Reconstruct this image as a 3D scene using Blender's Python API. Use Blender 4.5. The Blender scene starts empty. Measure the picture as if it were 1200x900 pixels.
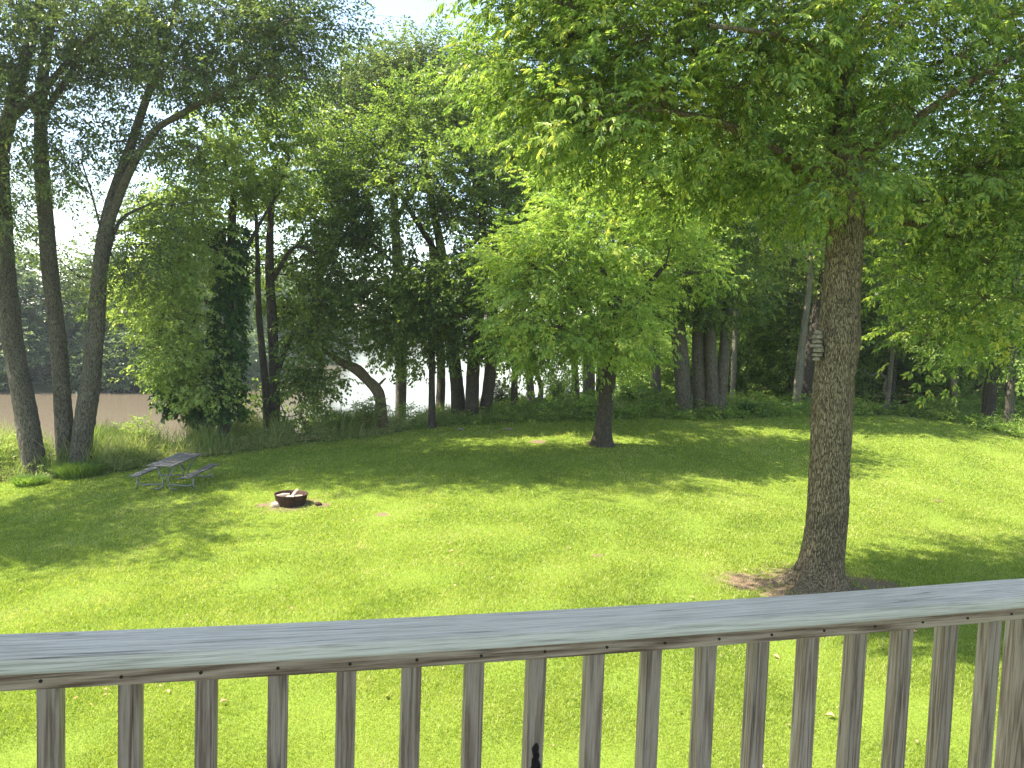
import bpy, math, random
import numpy as np
rs = np.random.RandomState(7); random.seed(7)
SC = bpy.context.scene
COL = SC.collection
# ------------------------------------------------------------------ camera frame
CAMH = 4.2
CAM = np.array([0, 0, CAMH])
F = 900.0
_p, _r = math.radians(3.7), math.radians(2.1)
FW = np.array([0, math.cos(_p), -math.sin(_p)]); _r0 = np.array([1., 0, 0]); _u0 = np.cross(_r0, FW)
RT = _r0*math.cos(_r) + _u0*math.sin(_r); UP = -_r0*math.sin(_r) + _u0*math.cos(_r)
def D(px, py): return FW + RT*((px-600)/F) - UP*((py-450)/F)
def P(px, py, Z): return CAM + D(px, py)*Z
WATER = CAMH - 8.2
SUN_EL = math.radians(56); SUN_AZ = math.radians(-85)      # azimuth measured from +Y towards +X
SUND = np.array([math.cos(SUN_EL)*math.sin(SUN_AZ), math.cos(SUN_EL)*math.cos(SUN_AZ), math.sin(SUN_EL)])

# ------------------------------------------------------------------ terrain
ctrl = [(341,590,20),(205,572,22),(55,553,25),(0,572,24),(300,532,27),(400,516,29),(500,502,30.5),(560,490,32),
        (640,488,33),(706,520,27),(960,682,13.5),(600,900,7.5),(0,900,7.6),(1200,900,7.6),(825,484,35),(950,486,37),
        (1100,492,35),(1200,516,31),(1200,640,17),(600,620,18),(800,560,23),(1050,560,25),(0,680,14.5),(1200,560,25),(-150,560,26),(1350,540,30)]
CP = np.array([P(*c) for c in ctrl])
CP = np.vstack([CP, [[-12,-6,.1],[0,-6,.1],[12,-6,.1],[-20,0,.0],[20,0,.2],[40,45,CP[16,2]+.2],[15,60,CP[14,2]+.2],[60,30,1.0],[-60,20,-1.0]]])
_A = np.c_[np.ones(len(CP)), CP[:, :2]]
_co = np.linalg.lstsq(_A, CP[:, 2], rcond=None)[0]
def _ker(a, b): return np.exp(-((a[:, None, :]-b[None, :, :])**2).sum(-1)/(2*9.0**2))
_w = np.linalg.solve(_ker(CP[:, :2], CP[:, :2]) + .03*np.eye(len(CP)), CP[:, 2] - _A@_co)
near_shore = [(-400,36),(-140,37),(-60,36),(-25,36.5),(-10,39),(-2,44),(3,52),(7,70),(14,110),(40,250),(60,500),(80,760)]
far_shore = [(-30,760),(-90,420),(-44,165),(-37,95),(-50,84),(-75,78),(-140,72),(-400,70)]
WP = np.array(near_shore + far_shore, float)
def water_sd(x, y):                       # signed distance: negative in the river
    d2 = np.full(x.shape, 1e18); inside = np.zeros(x.shape, bool)
    n = len(WP)
    for i in range(n):
        a, b = WP[i], WP[(i+1) % n]; e = b-a
        t = np.clip(((x-a[0])*e[0]+(y-a[1])*e[1])/(e@e), 0, 1)
        d2 = np.minimum(d2, (x-a[0]-t*e[0])**2+(y-a[1]-t*e[1])**2)
        c = ((a[1] > y) != (b[1] > y)) & (x < (b[0]-a[0])*(y-a[1])/((b[1]-a[1]) or 1e-9)+a[0])
        inside ^= c
    return np.where(inside, -1, 1)*np.sqrt(d2)
def H(x, y):
    x = np.atleast_1d(np.asarray(x, float)); y = np.atleast_1d(np.asarray(y, float))
    cx = np.clip(x, -32, 36); cy = np.clip(y, -10, 50)
    q = np.c_[cx.ravel(), cy.ravel()]
    h = (np.c_[np.ones(len(q)), q]@_co + _ker(q, CP[:, :2])@_w).reshape(x.shape)
    s = water_sd(x, y)
    farside = (y > 68) & (x < 10)
    land = np.where(farside, WATER + 1.8 + np.clip(s*.16, 0, 9), h)
    t = np.clip(s/8.5, 0, 1); t = t*t*(3-2*t)
    return np.where(s > 0, WATER-.1 + (land-WATER+.1)*t, WATER-.1+np.maximum(s*.35, -2.5))
def gz(x, y): return float(H(x, y)[0])
def hit(px, py):                          # where a view ray meets the terrain
    d = D(px, py); t = np.linspace(5, 90, 1800)
    q = CAM[None]+d[None]*t[:, None]; k = np.argmax(q[:, 2] < H(q[:, 0], q[:, 1])); return q[k]

# ------------------------------------------------------------------ mesh helpers
def mesh_np(name, V, Fc, n, attr=None, smooth=False, uv=None):
    me = bpy.data.meshes.new(name)
    V = np.ascontiguousarray(V, np.float32); Fc = np.ascontiguousarray(Fc, np.int32).reshape(-1, n)
    me.vertices.add(len(V)); me.vertices.foreach_set('co', V.ravel())
    me.loops.add(Fc.size); me.loops.foreach_set('vertex_index', Fc.ravel())
    me.polygons.add(len(Fc)); me.polygons.foreach_set('loop_start', np.arange(len(Fc), dtype=np.int32)*n)
    if smooth: me.polygons.foreach_set('use_smooth', np.ones(len(Fc), bool))
    else: me.polygons.foreach_set('use_smooth', np.zeros(len(Fc), bool))
    if attr is not None:
        a = me.attributes.new('v', 'FLOAT', 'FACE'); a.data.foreach_set('value', np.ascontiguousarray(attr, np.float32))
    me.update(calc_edges=True)
    return me
def obj(name, me, mat=None, parent=None, loc=None, label=None):
    o = bpy.data.objects.new(name, me); COL.objects.link(o)
    if mat is not None and not me.materials: me.materials.append(mat)
    if parent is not None: o.parent = parent
    if loc is not None: o.location = loc
    if label: o['label'] = label
    return o
def tag(o, label=None, cat=None, group=None, kind=None):
    if label: o['label'] = label
    if cat: o['category'] = cat
    if group: o['group'] = group
    if kind: o['kind'] = kind
    return o
def empty(name, loc, label, cat, group=None):
    o = bpy.data.objects.new(name, None); COL.objects.link(o); o.location = loc
    return tag(o, label, cat, group)
class MB:
    def __init__(s): s.V = []; s.F = []
    def add(s, V, Fc):
        k = len(s.V); s.V += [tuple(v) for v in V]; s.F += [tuple(i+k for i in f) for f in Fc]
    def box(s, c, d, R=None, bev=0):
        c = np.array(c, float); hx, hy, hz = np.array(d)/2.
        b = min(bev, hx*.9, hy*.9, hz*.9)
        if b <= 0:
            V = np.array([(x*hx, y*hy, z*hz) for z in (-1, 1) for x, y in ((-1,-1),(1,-1),(1,1),(-1,1))])
            Fc = [(3,2,1,0),(4,5,6,7),(0,1,5,4),(1,2,6,5),(2,3,7,6),(3,0,4,7)]
            if R is not None: V = V@np.array(R).T
            s.add(V+c, Fc); return
        bm = __import__('bmesh').new(); import bmesh
        bmesh.ops.create_cube(bm, size=1)
        for v in bm.verts: v.co = (v.co.x*2*hx, v.co.y*2*hy, v.co.z*2*hz)
        bmesh.ops.bevel(bm, geom=list(bm.edges), offset=b, segments=2, affect='EDGES', profile=.6)
        bm.verts.index_update()
        V = np.array([v.co[:] for v in bm.verts])
        if R is not None: V = V@np.array(R).T
        s.add(V+c, [[v.index for v in f.verts] for f in bm.faces]); bm.free()
    def tube(s, pts, r, n=8, cap=True):
        pts = [np.array(p, float) for p in pts]; m = len(pts); r = r if hasattr(r, '__len__') else [r]*m
        V = []; u = None
        for i, p in enumerate(pts):
            t = pts[min(i+1, m-1)]-pts[max(i-1, 0)]; t /= np.linalg.norm(t)+1e-9
            if u is None: u = np.cross(t, [0,0,1.] if abs(t[2]) < .9 else [1.,0,0])
            u = u-t*(u@t); u /= np.linalg.norm(u); w = np.cross(t, u)
            V += [p+(u*math.cos(a)+w*math.sin(a))*r[i] for a in np.arange(n)*2*math.pi/n]
        Fc = [(i*n+j, i*n+(j+1) % n, (i+1)*n+(j+1) % n, (i+1)*n+j) for i in range(m-1) for j in range(n)]
        if cap: Fc += [tuple(range(n))[::-1], tuple(range((m-1)*n, m*n))]
        s.add(V, Fc)
    def mesh(s, name, smooth=False):
        me = bpy.data.meshes.new(name); me.from_pydata(s.V, [], s.F); me.update()
        if smooth: me.polygons.foreach_set('use_smooth', [True]*len(me.polygons))
        return me

# ------------------------------------------------------------------ materials
def mat(name):
    m = bpy.data.materials.new(name); m.use_nodes = True; nt = m.node_tree
    for n in list(nt.nodes): nt.nodes.remove(n)
    return m, nt, nt.nodes, nt.links
def N(nt, t, **kw):
    n = nt.nodes.new(t)
    for k, v in kw.items():
        if k in n.inputs: n.inputs[k].default_value = v
        else: setattr(n, k, v)
    return n
def ramp(nt, stops, src):
    n = nt.nodes.new('ShaderNodeValToRGB'); e = n.color_ramp.elements
    while len(e) < len(stops): e.new(.5)
    for i, (p, c) in enumerate(stops): e[i].position = p; e[i].color = (*c, 1)
    nt.links.new(src, n.inputs[0]); return n.outputs[0]
def mixc(nt, fac, a, b, mode='MIX'):
    n = nt.nodes.new('ShaderNodeMix'); n.data_type = 'RGBA'; n.blend_type = mode
    for s, v in ((n.inputs[0], fac), (n.inputs[6], a), (n.inputs[7], b)):
        if hasattr(v, 'type') and hasattr(v, 'links'): nt.links.new(v, s)
        else: s.default_value = v if not isinstance(v, tuple) else (*v, 1)
    return n.outputs[2]
def leaf_mat(name, stops, trans=.42, tcol=1.25, rough=.42, clump=.35):
    m, nt, ns, L = mat(name)
    at = N(nt, 'ShaderNodeAttribute', attribute_name='v')
    tc = N(nt, 'ShaderNodeTexCoord'); no = N(nt, 'ShaderNodeTexNoise', Scale=.55, Detail=2.0); L.new(tc.outputs['Object'], no.inputs['Vector'])
    ad = N(nt, 'ShaderNodeMath', operation='MULTIPLY_ADD'); L.new(no.outputs['Fac'], ad.inputs[0]); ad.inputs[1].default_value = clump*2; 
    sb = N(nt, 'ShaderNodeMath', operation='SUBTRACT'); L.new(at.outputs['Fac'], sb.inputs[0]); sb.inputs[1].default_value = clump; L.new(sb.outputs[0], ad.inputs[2])
    col = ramp(nt, stops, ad.outputs[0])
    b = N(nt, 'ShaderNodeBsdfPrincipled', Roughness=rough); b.inputs['Specular IOR Level'].default_value = .35
    L.new(col, b.inputs['Base Color'])
    t = N(nt, 'ShaderNodeBsdfTranslucent')
    tcx = mixc(nt, 1.0, col, (tcol*1.08, tcol*1.15, tcol*.6), 'MULTIPLY'); L.new(tcx, t.inputs['Color'])
    mx = N(nt, 'ShaderNodeMixShader'); mx.inputs[0].default_value = trans
    L.new(b.outputs[0], mx.inputs[1]); L.new(t.outputs[0], mx.inputs[2])
    o = N(nt, 'ShaderNodeOutputMaterial'); L.new(mx.outputs[0], o.inputs[0]); return m
M = {}
M['ash'] = leaf_mat('ash_leaf', [(0,(.06,.1,.032)),(.35,(.135,.205,.05)),(.7,(.26,.34,.085)),(.97,(.48,.46,.1))], .5, 1.35)
M['lime'] = leaf_mat('young_ash_leaf', [(0,(.13,.2,.045)),(.35,(.24,.34,.075)),(.75,(.38,.47,.12)),(1,(.55,.53,.13))], .5, 1.35)
M['maple'] = leaf_mat('maple_leaf', [(0,(.05,.095,.028)),(.5,(.125,.185,.045)),(.9,(.28,.35,.08))], .5, 1.4)
M['pale'] = leaf_mat('elm_leaf', [(0,(.14,.2,.06)),(.5,(.29,.37,.11)),(.9,(.42,.48,.15))], .48, 1.3)
M['bluish'] = leaf_mat('cottonwood_leaf', [(0,(.055,.09,.04)),(.5,(.12,.165,.06)),(.95,(.24,.28,.09))], .38, 1.25, .35)
M['wood_leaf'] = leaf_mat('woodland_leaf', [(0,(.055,.1,.028)),(.5,(.16,.225,.05)),(.95,(.33,.39,.085))], .42, 1.3)
M['far'] = leaf_mat('far_leaf', [(0,(.06,.1,.05)),(.5,(.12,.175,.08)),(.95,(.25,.3,.1))], .42, 1.3)
M['ivy'] = leaf_mat('ivy_leaf', [(0,(.02,.06,.015)),(.6,(.045,.115,.022)),(1,(.1,.2,.03))], .3, 1.2)
M['weed'] = leaf_mat('weed_leaf', [(0,(.1,.16,.045)),(.4,(.22,.29,.075)),(.75,(.36,.37,.14)),(1,(.52,.44,.28))], .4, 1.2)
M['under'] = leaf_mat('undergrowth_leaf', [(0,(.09,.16,.035)),(.5,(.2,.29,.06)),(1,(.34,.42,.1))], .45, 1.3)
M['blade'] = leaf_mat('grass_blade', [(0,(.11,.17,.022)),(.45,(.255,.315,.048)),(.85,(.38,.415,.095)),(1,(.5,.44,.23))], .45, 1.25, .5, .3)
def bark_mat(name, c0, c1, c2, sc=1.0, moss=None):
    m, nt, ns, L = mat(name)
    tc = N(nt, 'ShaderNodeTexCoord'); mp = N(nt, 'ShaderNodeMapping'); mp.inputs['Scale'].default_value = (sc, sc, sc*.16)
    L.new(tc.outputs['Object'], mp.inputs['Vector'])
    n1 = N(nt, 'ShaderNodeTexNoise', Scale=16.0, Detail=6.0, Roughness=.65, Distortion=.6); L.new(mp.outputs[0], n1.inputs['Vector'])
    vo = N(nt, 'ShaderNodeTexVoronoi', Scale=22.0, feature='DISTANCE_TO_EDGE'); 
    wv = N(nt, 'ShaderNodeVectorMath', operation='MULTIPLY_ADD'); L.new(n1.outputs['Color'], wv.inputs[0]); wv.inputs[1].default_value = (.12,.12,.12); L.new(mp.outputs[0], wv.inputs[2])
    L.new(wv.outputs[0], vo.inputs['Vector'])
    vr = N(nt, 'ShaderNodeMapRange'); vr.inputs['From Max'].default_value = .16; L.new(vo.outputs['Distance'], vr.inputs[0])
    hh = N(nt, 'ShaderNodeMath', operation='MULTIPLY_ADD'); L.new(vr.outputs[0], hh.inputs[0]); hh.inputs[1].default_value = .6; L.new(n1.outputs['Fac'], hh.inputs[2])
    col = ramp(nt, [(.3,c0),(.75,c1),(1.15 if False else 1.0,c2)], hh.outputs[0])
    n3 = N(nt, 'ShaderNodeTexNoise', Scale=1.3, Detail=3.0); L.new(tc.outputs['Object'], n3.inputs['Vector'])
    col = mixc(nt, n3.outputs['Fac'], mixc(nt, 1.0, col, (.62,.62,.6), 'MULTIPLY'), mixc(nt, 1.0, col, (1.25,1.2,1.1), 'MULTIPLY'))
    b = N(nt, 'ShaderNodeBsdfPrincipled', Roughness=.9); b.inputs['Specular IOR Level'].default_value = .15; L.new(col, b.inputs['Base Color'])
    bu = N(nt, 'ShaderNodeBump', Strength=.9, Distance=.035); L.new(hh.outputs[0], bu.inputs['Height']); L.new(bu.outputs[0], b.inputs['Normal'])
    o = N(nt, 'ShaderNodeOutputMaterial'); L.new(b.outputs[0], o.inputs[0]); return m
M['bark'] = bark_mat('ash_bark', (.028,.021,.013), (.145,.112,.074), (.29,.235,.155), 1.9)
M['bark_grey'] = bark_mat('cottonwood_bark', (.026,.022,.018), (.11,.096,.08), (.22,.198,.168), 1.5)
M['bark_dark'] = bark_mat('maple_bark', (.025,.021,.018), (.07,.059,.048), (.125,.11,.088), 1.5)
M['bark_pale'] = bark_mat('pale_bark', (.1,.09,.075), (.23,.21,.17), (.36,.335,.27), 2.0)

def plain(name, c, rough=.8, spec=.3, metal=0, nscale=None, c2=None, bump=0):
    m, nt, ns, L = mat(name); b = N(nt, 'ShaderNodeBsdfPrincipled', Roughness=rough, Metallic=metal); b.inputs['Specular IOR Level'].default_value = spec
    tc = N(nt, 'ShaderNodeTexCoord'); no = N(nt, 'ShaderNodeTexNoise', Scale=nscale or 8., Detail=5.0); L.new(tc.outputs['Object'], no.inputs['Vector'])
    L.new(ramp(nt, [(.32,c),(.68,c2 or c)], no.outputs['Fac']), b.inputs['Base Color'])
    if bump:
        bu = N(nt, 'ShaderNodeBump', Strength=.7, Distance=bump); L.new(no.outputs['Fac'], bu.inputs['Height']); L.new(bu.outputs[0], b.inputs['Normal'])
    o = N(nt, 'ShaderNodeOutputMaterial'); L.new(b.outputs[0], o.inputs[0]); return m
def wood_mat(name, axis, cs, cross=26., along=1.1, rough=.75, spec=.35, sine=.13):
    m, nt, ns, L = mat(name)
    tc = N(nt, 'ShaderNodeTexCoord'); oi = N(nt, 'ShaderNodeObjectInfo')
    off = N(nt, 'ShaderNodeVectorMath', operation='MULTIPLY_ADD'); L.new(oi.outputs['Random'], off.inputs[0]); off.inputs[1].default_value = (7.3,5.1,9.7); L.new(tc.outputs['Object'], off.inputs[2])
    mp = N(nt, 'ShaderNodeMapping'); s = [cross]*3; s[axis] = along; mp.inputs['Scale'].default_value = s; L.new(off.outputs[0], mp.inputs['Vector'])
    n0 = N(nt, 'ShaderNodeTexNoise', Scale=.8, Detail=1.0); L.new(mp.outputs[0], n0.inputs['Vector'])
    wm = N(nt, 'ShaderNodeMath', operation='MULTIPLY'); L.new(n0.outputs['Fac'], wm.inputs[0]); wm.inputs[1].default_value = 46.
    sn = N(nt, 'ShaderNodeMath', operation='SINE'); L.new(wm.outputs[0], sn.inputs[0])
    fn = N(nt, 'ShaderNodeTexNoise', Scale=7.0, Detail=4.0, Roughness=.7); L.new(mp.outputs[0], fn.inputs['Vector'])
    a = N(nt, 'ShaderNodeMath', operation='MULTIPLY_ADD'); L.new(sn.outputs[0], a.inputs[0]); a.inputs[1].default_value = sine; L.new(fn.outputs['Fac'], a.inputs[2])
    col = ramp(nt, [(.3,cs[0]),(.5,cs[1]),(.68,cs[2])], a.outputs[0])
    m2 = N(nt, 'ShaderNodeMapping'); s2 = [38.]*3; s2[axis] = .55; m2.inputs['Scale'].default_value = s2; L.new(off.outputs[0], m2.inputs['Vector'])
    cn = N(nt, 'ShaderNodeTexNoise', Scale=1.0, Detail=2.0); L.new(m2.outputs[0], cn.inputs['Vector'])
    c1 = N(nt, 'ShaderNodeMath', operation='SUBTRACT'); L.new(cn.outputs['Fac'], c1.inputs[0]); c1.inputs[1].default_value = .56
    c2 = N(nt, 'ShaderNodeMath', operation='ABSOLUTE'); L.new(c1.outputs[0], c2.inputs[0])
    c3 = N(nt, 'ShaderNodeMapRange'); c3.inputs['From Max'].default_value = .014; c3.inputs['To Min'].default_value = .38; L.new(c2.outputs[0], c3.inputs[0])
    c4 = N(nt, 'ShaderNodeCombineColor'); [L.new(c3.outputs[0], c4.inputs[i]) for i in range(3)]
    col = mixc(nt, 1.0, col, c4.outputs[0], 'MULTIPLY')
    br = N(nt, 'ShaderNodeTexNoise', Scale=2.2, Detail=3.0); L.new(off.outputs[0], br.inputs['Vector'])
    col = mixc(nt, br.outputs['Fac'], mixc(nt, 1.0, col, (.78,.76,.74), 'MULTIPLY'), mixc(nt, 1.0, col, (1.2,1.2,1.18), 'MULTIPLY'))
    b = N(nt, 'ShaderNodeBsdfPrincipled', Roughness=rough); b.inputs['Specular IOR Level'].default_value = spec; L.new(col, b.inputs['Base Color'])
    bu = N(nt, 'ShaderNodeBump', Strength=.5, Distance=.0025); L.new(a.outputs[0], bu.inputs['Height']); L.new(bu.outputs[0], b.inputs['Normal'])
    o = N(nt, 'ShaderNodeOutputMaterial'); L.new(b.outputs[0], o.inputs[0]); return m
M['cap'] = wood_mat('weathered_cap_wood', 0, [(.36,.345,.33),(.66,.645,.635),(.8,.79,.775)], 60., 1.0, .6, .3, .05)
M['rail'] = wood_mat('weathered_rail_wood', 0, [(.13,.088,.06),(.31,.235,.18),(.45,.365,.29)], 30.)
M['baluster'] = wood_mat('weathered_baluster_wood', 2, [(.17,.125,.095),(.3,.24,.195),(.39,.325,.275)], 42., 1.6)
M['table_wood'] = wood_mat('grey_table_wood', 1, [(.06,.056,.05),(.15,.143,.132),(.24,.23,.215)], 16.)
M['deck_wood'] = wood_mat('deck_board_wood', 0, [(.14,.12,.1),(.26,.24,.21),(.36,.34,.31)], 16.)
M['steel'] = plain('galvanised_steel', (.17,.19,.18), .55, .4, .5, 20., (.27,.29,.28))
M['rust'] = plain('rusty_black_steel', (.022,.016,.014), .8, .3, .2, 12., (.085,.038,.025), .003)
M['log'] = plain('charred_pale_log', (.3,.22,.16), .9, .1, 0, 9., (.62,.5,.4), .004)
M['ashes'] = plain('fire_ash', (.1,.085,.075), .95, .05, 0, 14., (.34,.29,.25), .01)
M['stone'] = plain('pinkish_stone', (.36,.26,.2), .9, .2, 0, 10., (.55,.42,.34), .01)
M['char'] = plain('black_knot', (.006,.005,.005), .6, .4)
M['nail'] = plain('dark_nail', (.03,.022,.018), .6, .4, .3)
M['soil'] = plain('deep_soil', (.1,.07,.045), .95, .05)
M['fungus'] = plain('bracket_fungus', (.12,.1,.07), .9, .1, 0, 25., (.27,.235,.18), .004)
M['roof'] = plain('shade_roof_felt', (.1,.095,.09), .9, .1)
M['soffit'] = plain('shade_roof_soffit_stain', (.32,.22,.16), .7, .3)
M['dryleaf'] = plain('dry_leaf', (.35,.2,.1), .8, .2, 0, 3., (.5,.36,.2))

# ------------------------------------------------------------------ ground
LAWN_PX = [(-420,600),(-200,580),(-60,572),(0,566),(60,562),(120,556),(180,548),(240,536),(300,528),(360,520),(430,513),(500,502),(560,497),(630,494),
           (700,492),(760,490),(850,492),(950,487),(1050,487),(1130,497),(1200,516),(1320,540),(1500,560)]
LP = [hit(*p)[:2] for p in LAWN_PX]
LAWN = np.array([(-30,-12)] + [tuple(p) for p in LP] + [(40,-12)])
def poly_sd(Pg, x, y):
    d2 = np.full(x.shape, 1e18); ins = np.zeros(x.shape, bool); n = len(Pg)
    for i in range(n):
        a, b = Pg[i], Pg[(i+1) % n]; e = b-a
        t = np.clip(((x-a[0])*e[0]+(y-a[1])*e[1])/(e@e), 0, 1)
        d2 = np.minimum(d2, (x-a[0]-t*e[0])**2+(y-a[1]-t*e[1])**2)
        ins ^= ((a[1] > y) != (b[1] > y)) & (x < (b[0]-a[0])*(y-a[1])/((b[1]-a[1]) or 1e-9)+a[0])
    return np.where(ins, -1, 1)*np.sqrt(d2)
def snoise(x, y, s, seed=0):              # cheap smooth noise in numpy, -1..1
    r = np.random.RandomState(seed); o = np.zeros(x.shape)
    for i in range(7):
        a = r.rand()*6.28; k = (.5+r.rand()*1.3)/s*6.28/2; o += np.sin((x*math.cos(a)+y*math.sin(a))*k+r.rand()*6.28 + 1.2*np.sin((x*math.sin(a)-y*math.cos(a))*k*.7+r.rand()*6))
    return o/4.
T1 = hit(960, 680); PIT = hit(341, 591); MID = hit(706, 520)
DIRT = [(T1[0]-.1, T1[1]-.1, 1.05), (T1[0]-1.25, T1[1]-.05, .6), (T1[0]-.8,T1[1]-.8,.55),(T1[0]+.9, T1[1]-.2, .45), (PIT[0], PIT[1], .62), (PIT[0]+.85, PIT[1]-.1, .2),(PIT[0]-.7, PIT[1]-.05, .2), (hit(630,518)[0], hit(630,518)[1], .28), (MID[0],MID[1],.5),
        (hit(448,604)[0], hit(448,604)[1], .16),(hit(700,652)[0], hit(700,652)[1], .1),(hit(1100,587)[0], hit(1100,587)[1], .14)]
def dirt(x, y):
    o = np.zeros(x.shape)
    for i, (a, b, r) in enumerate(DIRT):
        d = np.hypot(x-a, y-b)/r + .35*snoise(x, y, .6, i) + .25*snoise(x, y, .17, i+20)
        o = np.maximum(o, np.clip((1.15-d)/.35, 0, 1))
    return o
def axis_lines(lo, hi, d0, d1, far0, far1, g=1.13):
    a = list(np.arange(lo, hi+1e-6, d0)); s = d0
    while a[-1] < far1: s *= g; a.append(a[-1]+s)
    s = d0; b = []; c = lo
    while c > far0: s *= g; c -= s; b.append(c)
    return np.array(b[::-1]+a)
gx = axis_lines(-34, 34, .3, 0, -900, 900); gy = axis_lines(-6, 52, .3, 0, -300, 1500)
X, Y = np.meshgrid(gx, gy); Zg = H(X, Y)
lsd = poly_sd(LAWN, X, Y)
Zg = Zg + .015*snoise(X, Y, 1.7, 3) + np.where((lsd > 0) & (np.abs(X) < 60), np.clip(lsd, 0, 2)*.05*snoise(X, Y, 2.5, 5), 0)
nx, ny = len(gx), len(gy); idx = np.arange(nx*ny).reshape(ny, nx)
q = np.stack([idx[:-1, :-1], idx[:-1, 1:], idx[1:, 1:], idx[1:, :-1]], -1).reshape(-1, 4)
gm = mesh_np('ground', np.stack([X, Y, Zg], -1).reshape(-1, 3), q, 4, smooth=True)
la = gm.attributes.new('lawn', 'FLOAT', 'POINT'); la.data.foreach_set('value', np.clip(.5-lsd/.8, 0, 1).astype(np.float32).ravel())
m, nt, ns, L = mat('ground_cover')
tc = N(nt, 'ShaderNodeTexCoord'); at = N(nt, 'ShaderNodeAttribute', attribute_name='lawn')
n1 = N(nt, 'ShaderNodeTexNoise', Scale=.45, Detail=5.0, Roughness=.6); L.new(tc.outputs['Object'], n1.inputs['Vector'])
n2 = N(nt, 'ShaderNodeTexNoise', Scale=28.0, Detail=5.0, Roughness=.8); L.new(tc.outputs['Object'], n2.inputs['Vector'])
gcol = mixc(nt, n1.outputs['Fac'], ramp(nt, [(.3,(.07,.12,.015)),(.7,(.18,.25,.028))], n2.outputs['Fac']), ramp(nt, [(.3,(.1,.15,.02)),(.7,(.25,.31,.05))], n2.outputs['Fac']))
wcol = ramp(nt, [(.35,(.035,.045,.015)),(.55,(.07,.08,.028)),(.75,(.11,.085,.05))], n2.outputs['Fac'])
col = mixc(nt, at.outputs['Fac'], wcol, gcol)
# bare earth patches, laid out in the world
geo = N(nt, 'ShaderNodeNewGeometry'); n3 = N(nt, 'ShaderNodeTexNoise', Scale=4.5, Detail=7.0, Roughness=.75); L.new(tc.outputs['Object'], n3.inputs['Vector'])
acc = None
for (a, b, r) in DIRT:
    v = N(nt, 'ShaderNodeVectorMath', operation='DISTANCE'); mm = N(nt, 'ShaderNodeVectorMath', operation='MULTIPLY'); L.new(geo.outputs['Position'], mm.inputs[0]); mm.inputs[1].default_value = (1,1,0)
    L.new(mm.outputs[0], v.inputs[0]); v.inputs[1].default_value = (a, b, 0)
    dv = N(nt, 'ShaderNodeMath', operation='DIVIDE'); L.new(v.outputs['Value'], dv.inputs[0]); dv.inputs[1].default_value = r
    if acc is None: acc = dv.outputs[0]
    else:
        mn = N(nt, 'ShaderNodeMath', operation='MINIMUM'); L.new(acc, mn.inputs[0]); L.new(dv.outputs[0], mn.inputs[1]); acc = mn.outputs[0]
ad = N(nt, 'ShaderNodeMath', operation='MULTIPLY_ADD'); L.new(n3.outputs['Fac'], ad.inputs[0]); ad.inputs[1].default_value = 2.6; L.new(acc, ad.inputs[2])
mr = N(nt, 'ShaderNodeMapRange'); mr.inputs['From Min'].default_value = 2.75; mr.inputs['From Max'].default_value = 1.9; L.new(ad.outputs[0], mr.inputs[0])
dcol = ramp(nt, [(.3,(.09,.058,.036)),(.55,(.2,.14,.095)),(.8,(.32,.245,.175))], n2.outputs['Fac'])
col = mixc(nt, mr.outputs[0], col, dcol)
b = N(nt, 'ShaderNodeBsdfPrincipled', Roughness=.95); b.inputs['Specular IOR Level'].default_value = .1; L.new(col, b.inputs['Base Color'])
bu = N(nt, 'ShaderNodeBump', Strength=.6, Distance=.03); L.new(n2.outputs['Fac'], bu.inputs['Height']); L.new(bu.outputs[0], b.inputs['Normal'])
L.new(b.outputs[0], N(nt, 'ShaderNodeOutputMaterial').inputs[0])
tag(obj('ground', gm, m), 'green mown lawn sloping down to the wooded river bank', 'ground', kind='structure')

# river
rx = np.array([-900, -300, -100, -40, 0, 40, 100, 300, 900.]); ry = np.array([20, 60, 120, 250, 500, 1500.])
X, Y = np.meshgrid(rx, ry); idx = np.arange(X.size).reshape(X.shape)
q = np.stack([idx[:-1, :-1], idx[:-1, 1:], idx[1:, 1:], idx[1:, :-1]], -1).reshape(-1, 4)
# keep the sheet under the wood below ground level (the terrain stands above it there)
rm = mesh_np('river_water', np.stack([X, Y, np.full(X.shape, WATER)], -1).reshape(-1, 3), q, 4)
m, nt, ns, L = mat('muddy_river')
tc = N(nt, 'ShaderNodeTexCoord'); mp = N(nt, 'ShaderNodeMapping'); mp.inputs['Scale'].default_value = (.6, 1.6, 1); L.new(tc.outputs['Object'], mp.inputs['Vector'])
n1 = N(nt, 'ShaderNodeTexNoise', Scale=1.6, Detail=6.0, Roughness=.55); L.new(mp.outputs[0], n1.inputs['Vector'])
b = N(nt, 'ShaderNodeBsdfPrincipled', Roughness=.07, IOR=1.333)
b.inputs['Base Color'].default_value = (.165,.132,.09,1)
bu = N(nt, 'ShaderNodeBump', Strength=.4, Distance=.07); L.new(n1.outputs['Fac'], bu.inputs['Height']); L.new(bu.outputs[0], b.inputs['Normal'])
L.new(b.outputs[0], N(nt, 'ShaderNodeOutputMaterial').inputs[0])
tag(obj('river_water', rm, m), 'muddy brown river with sky glare behind the trees', 'river', kind='structure')

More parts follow.
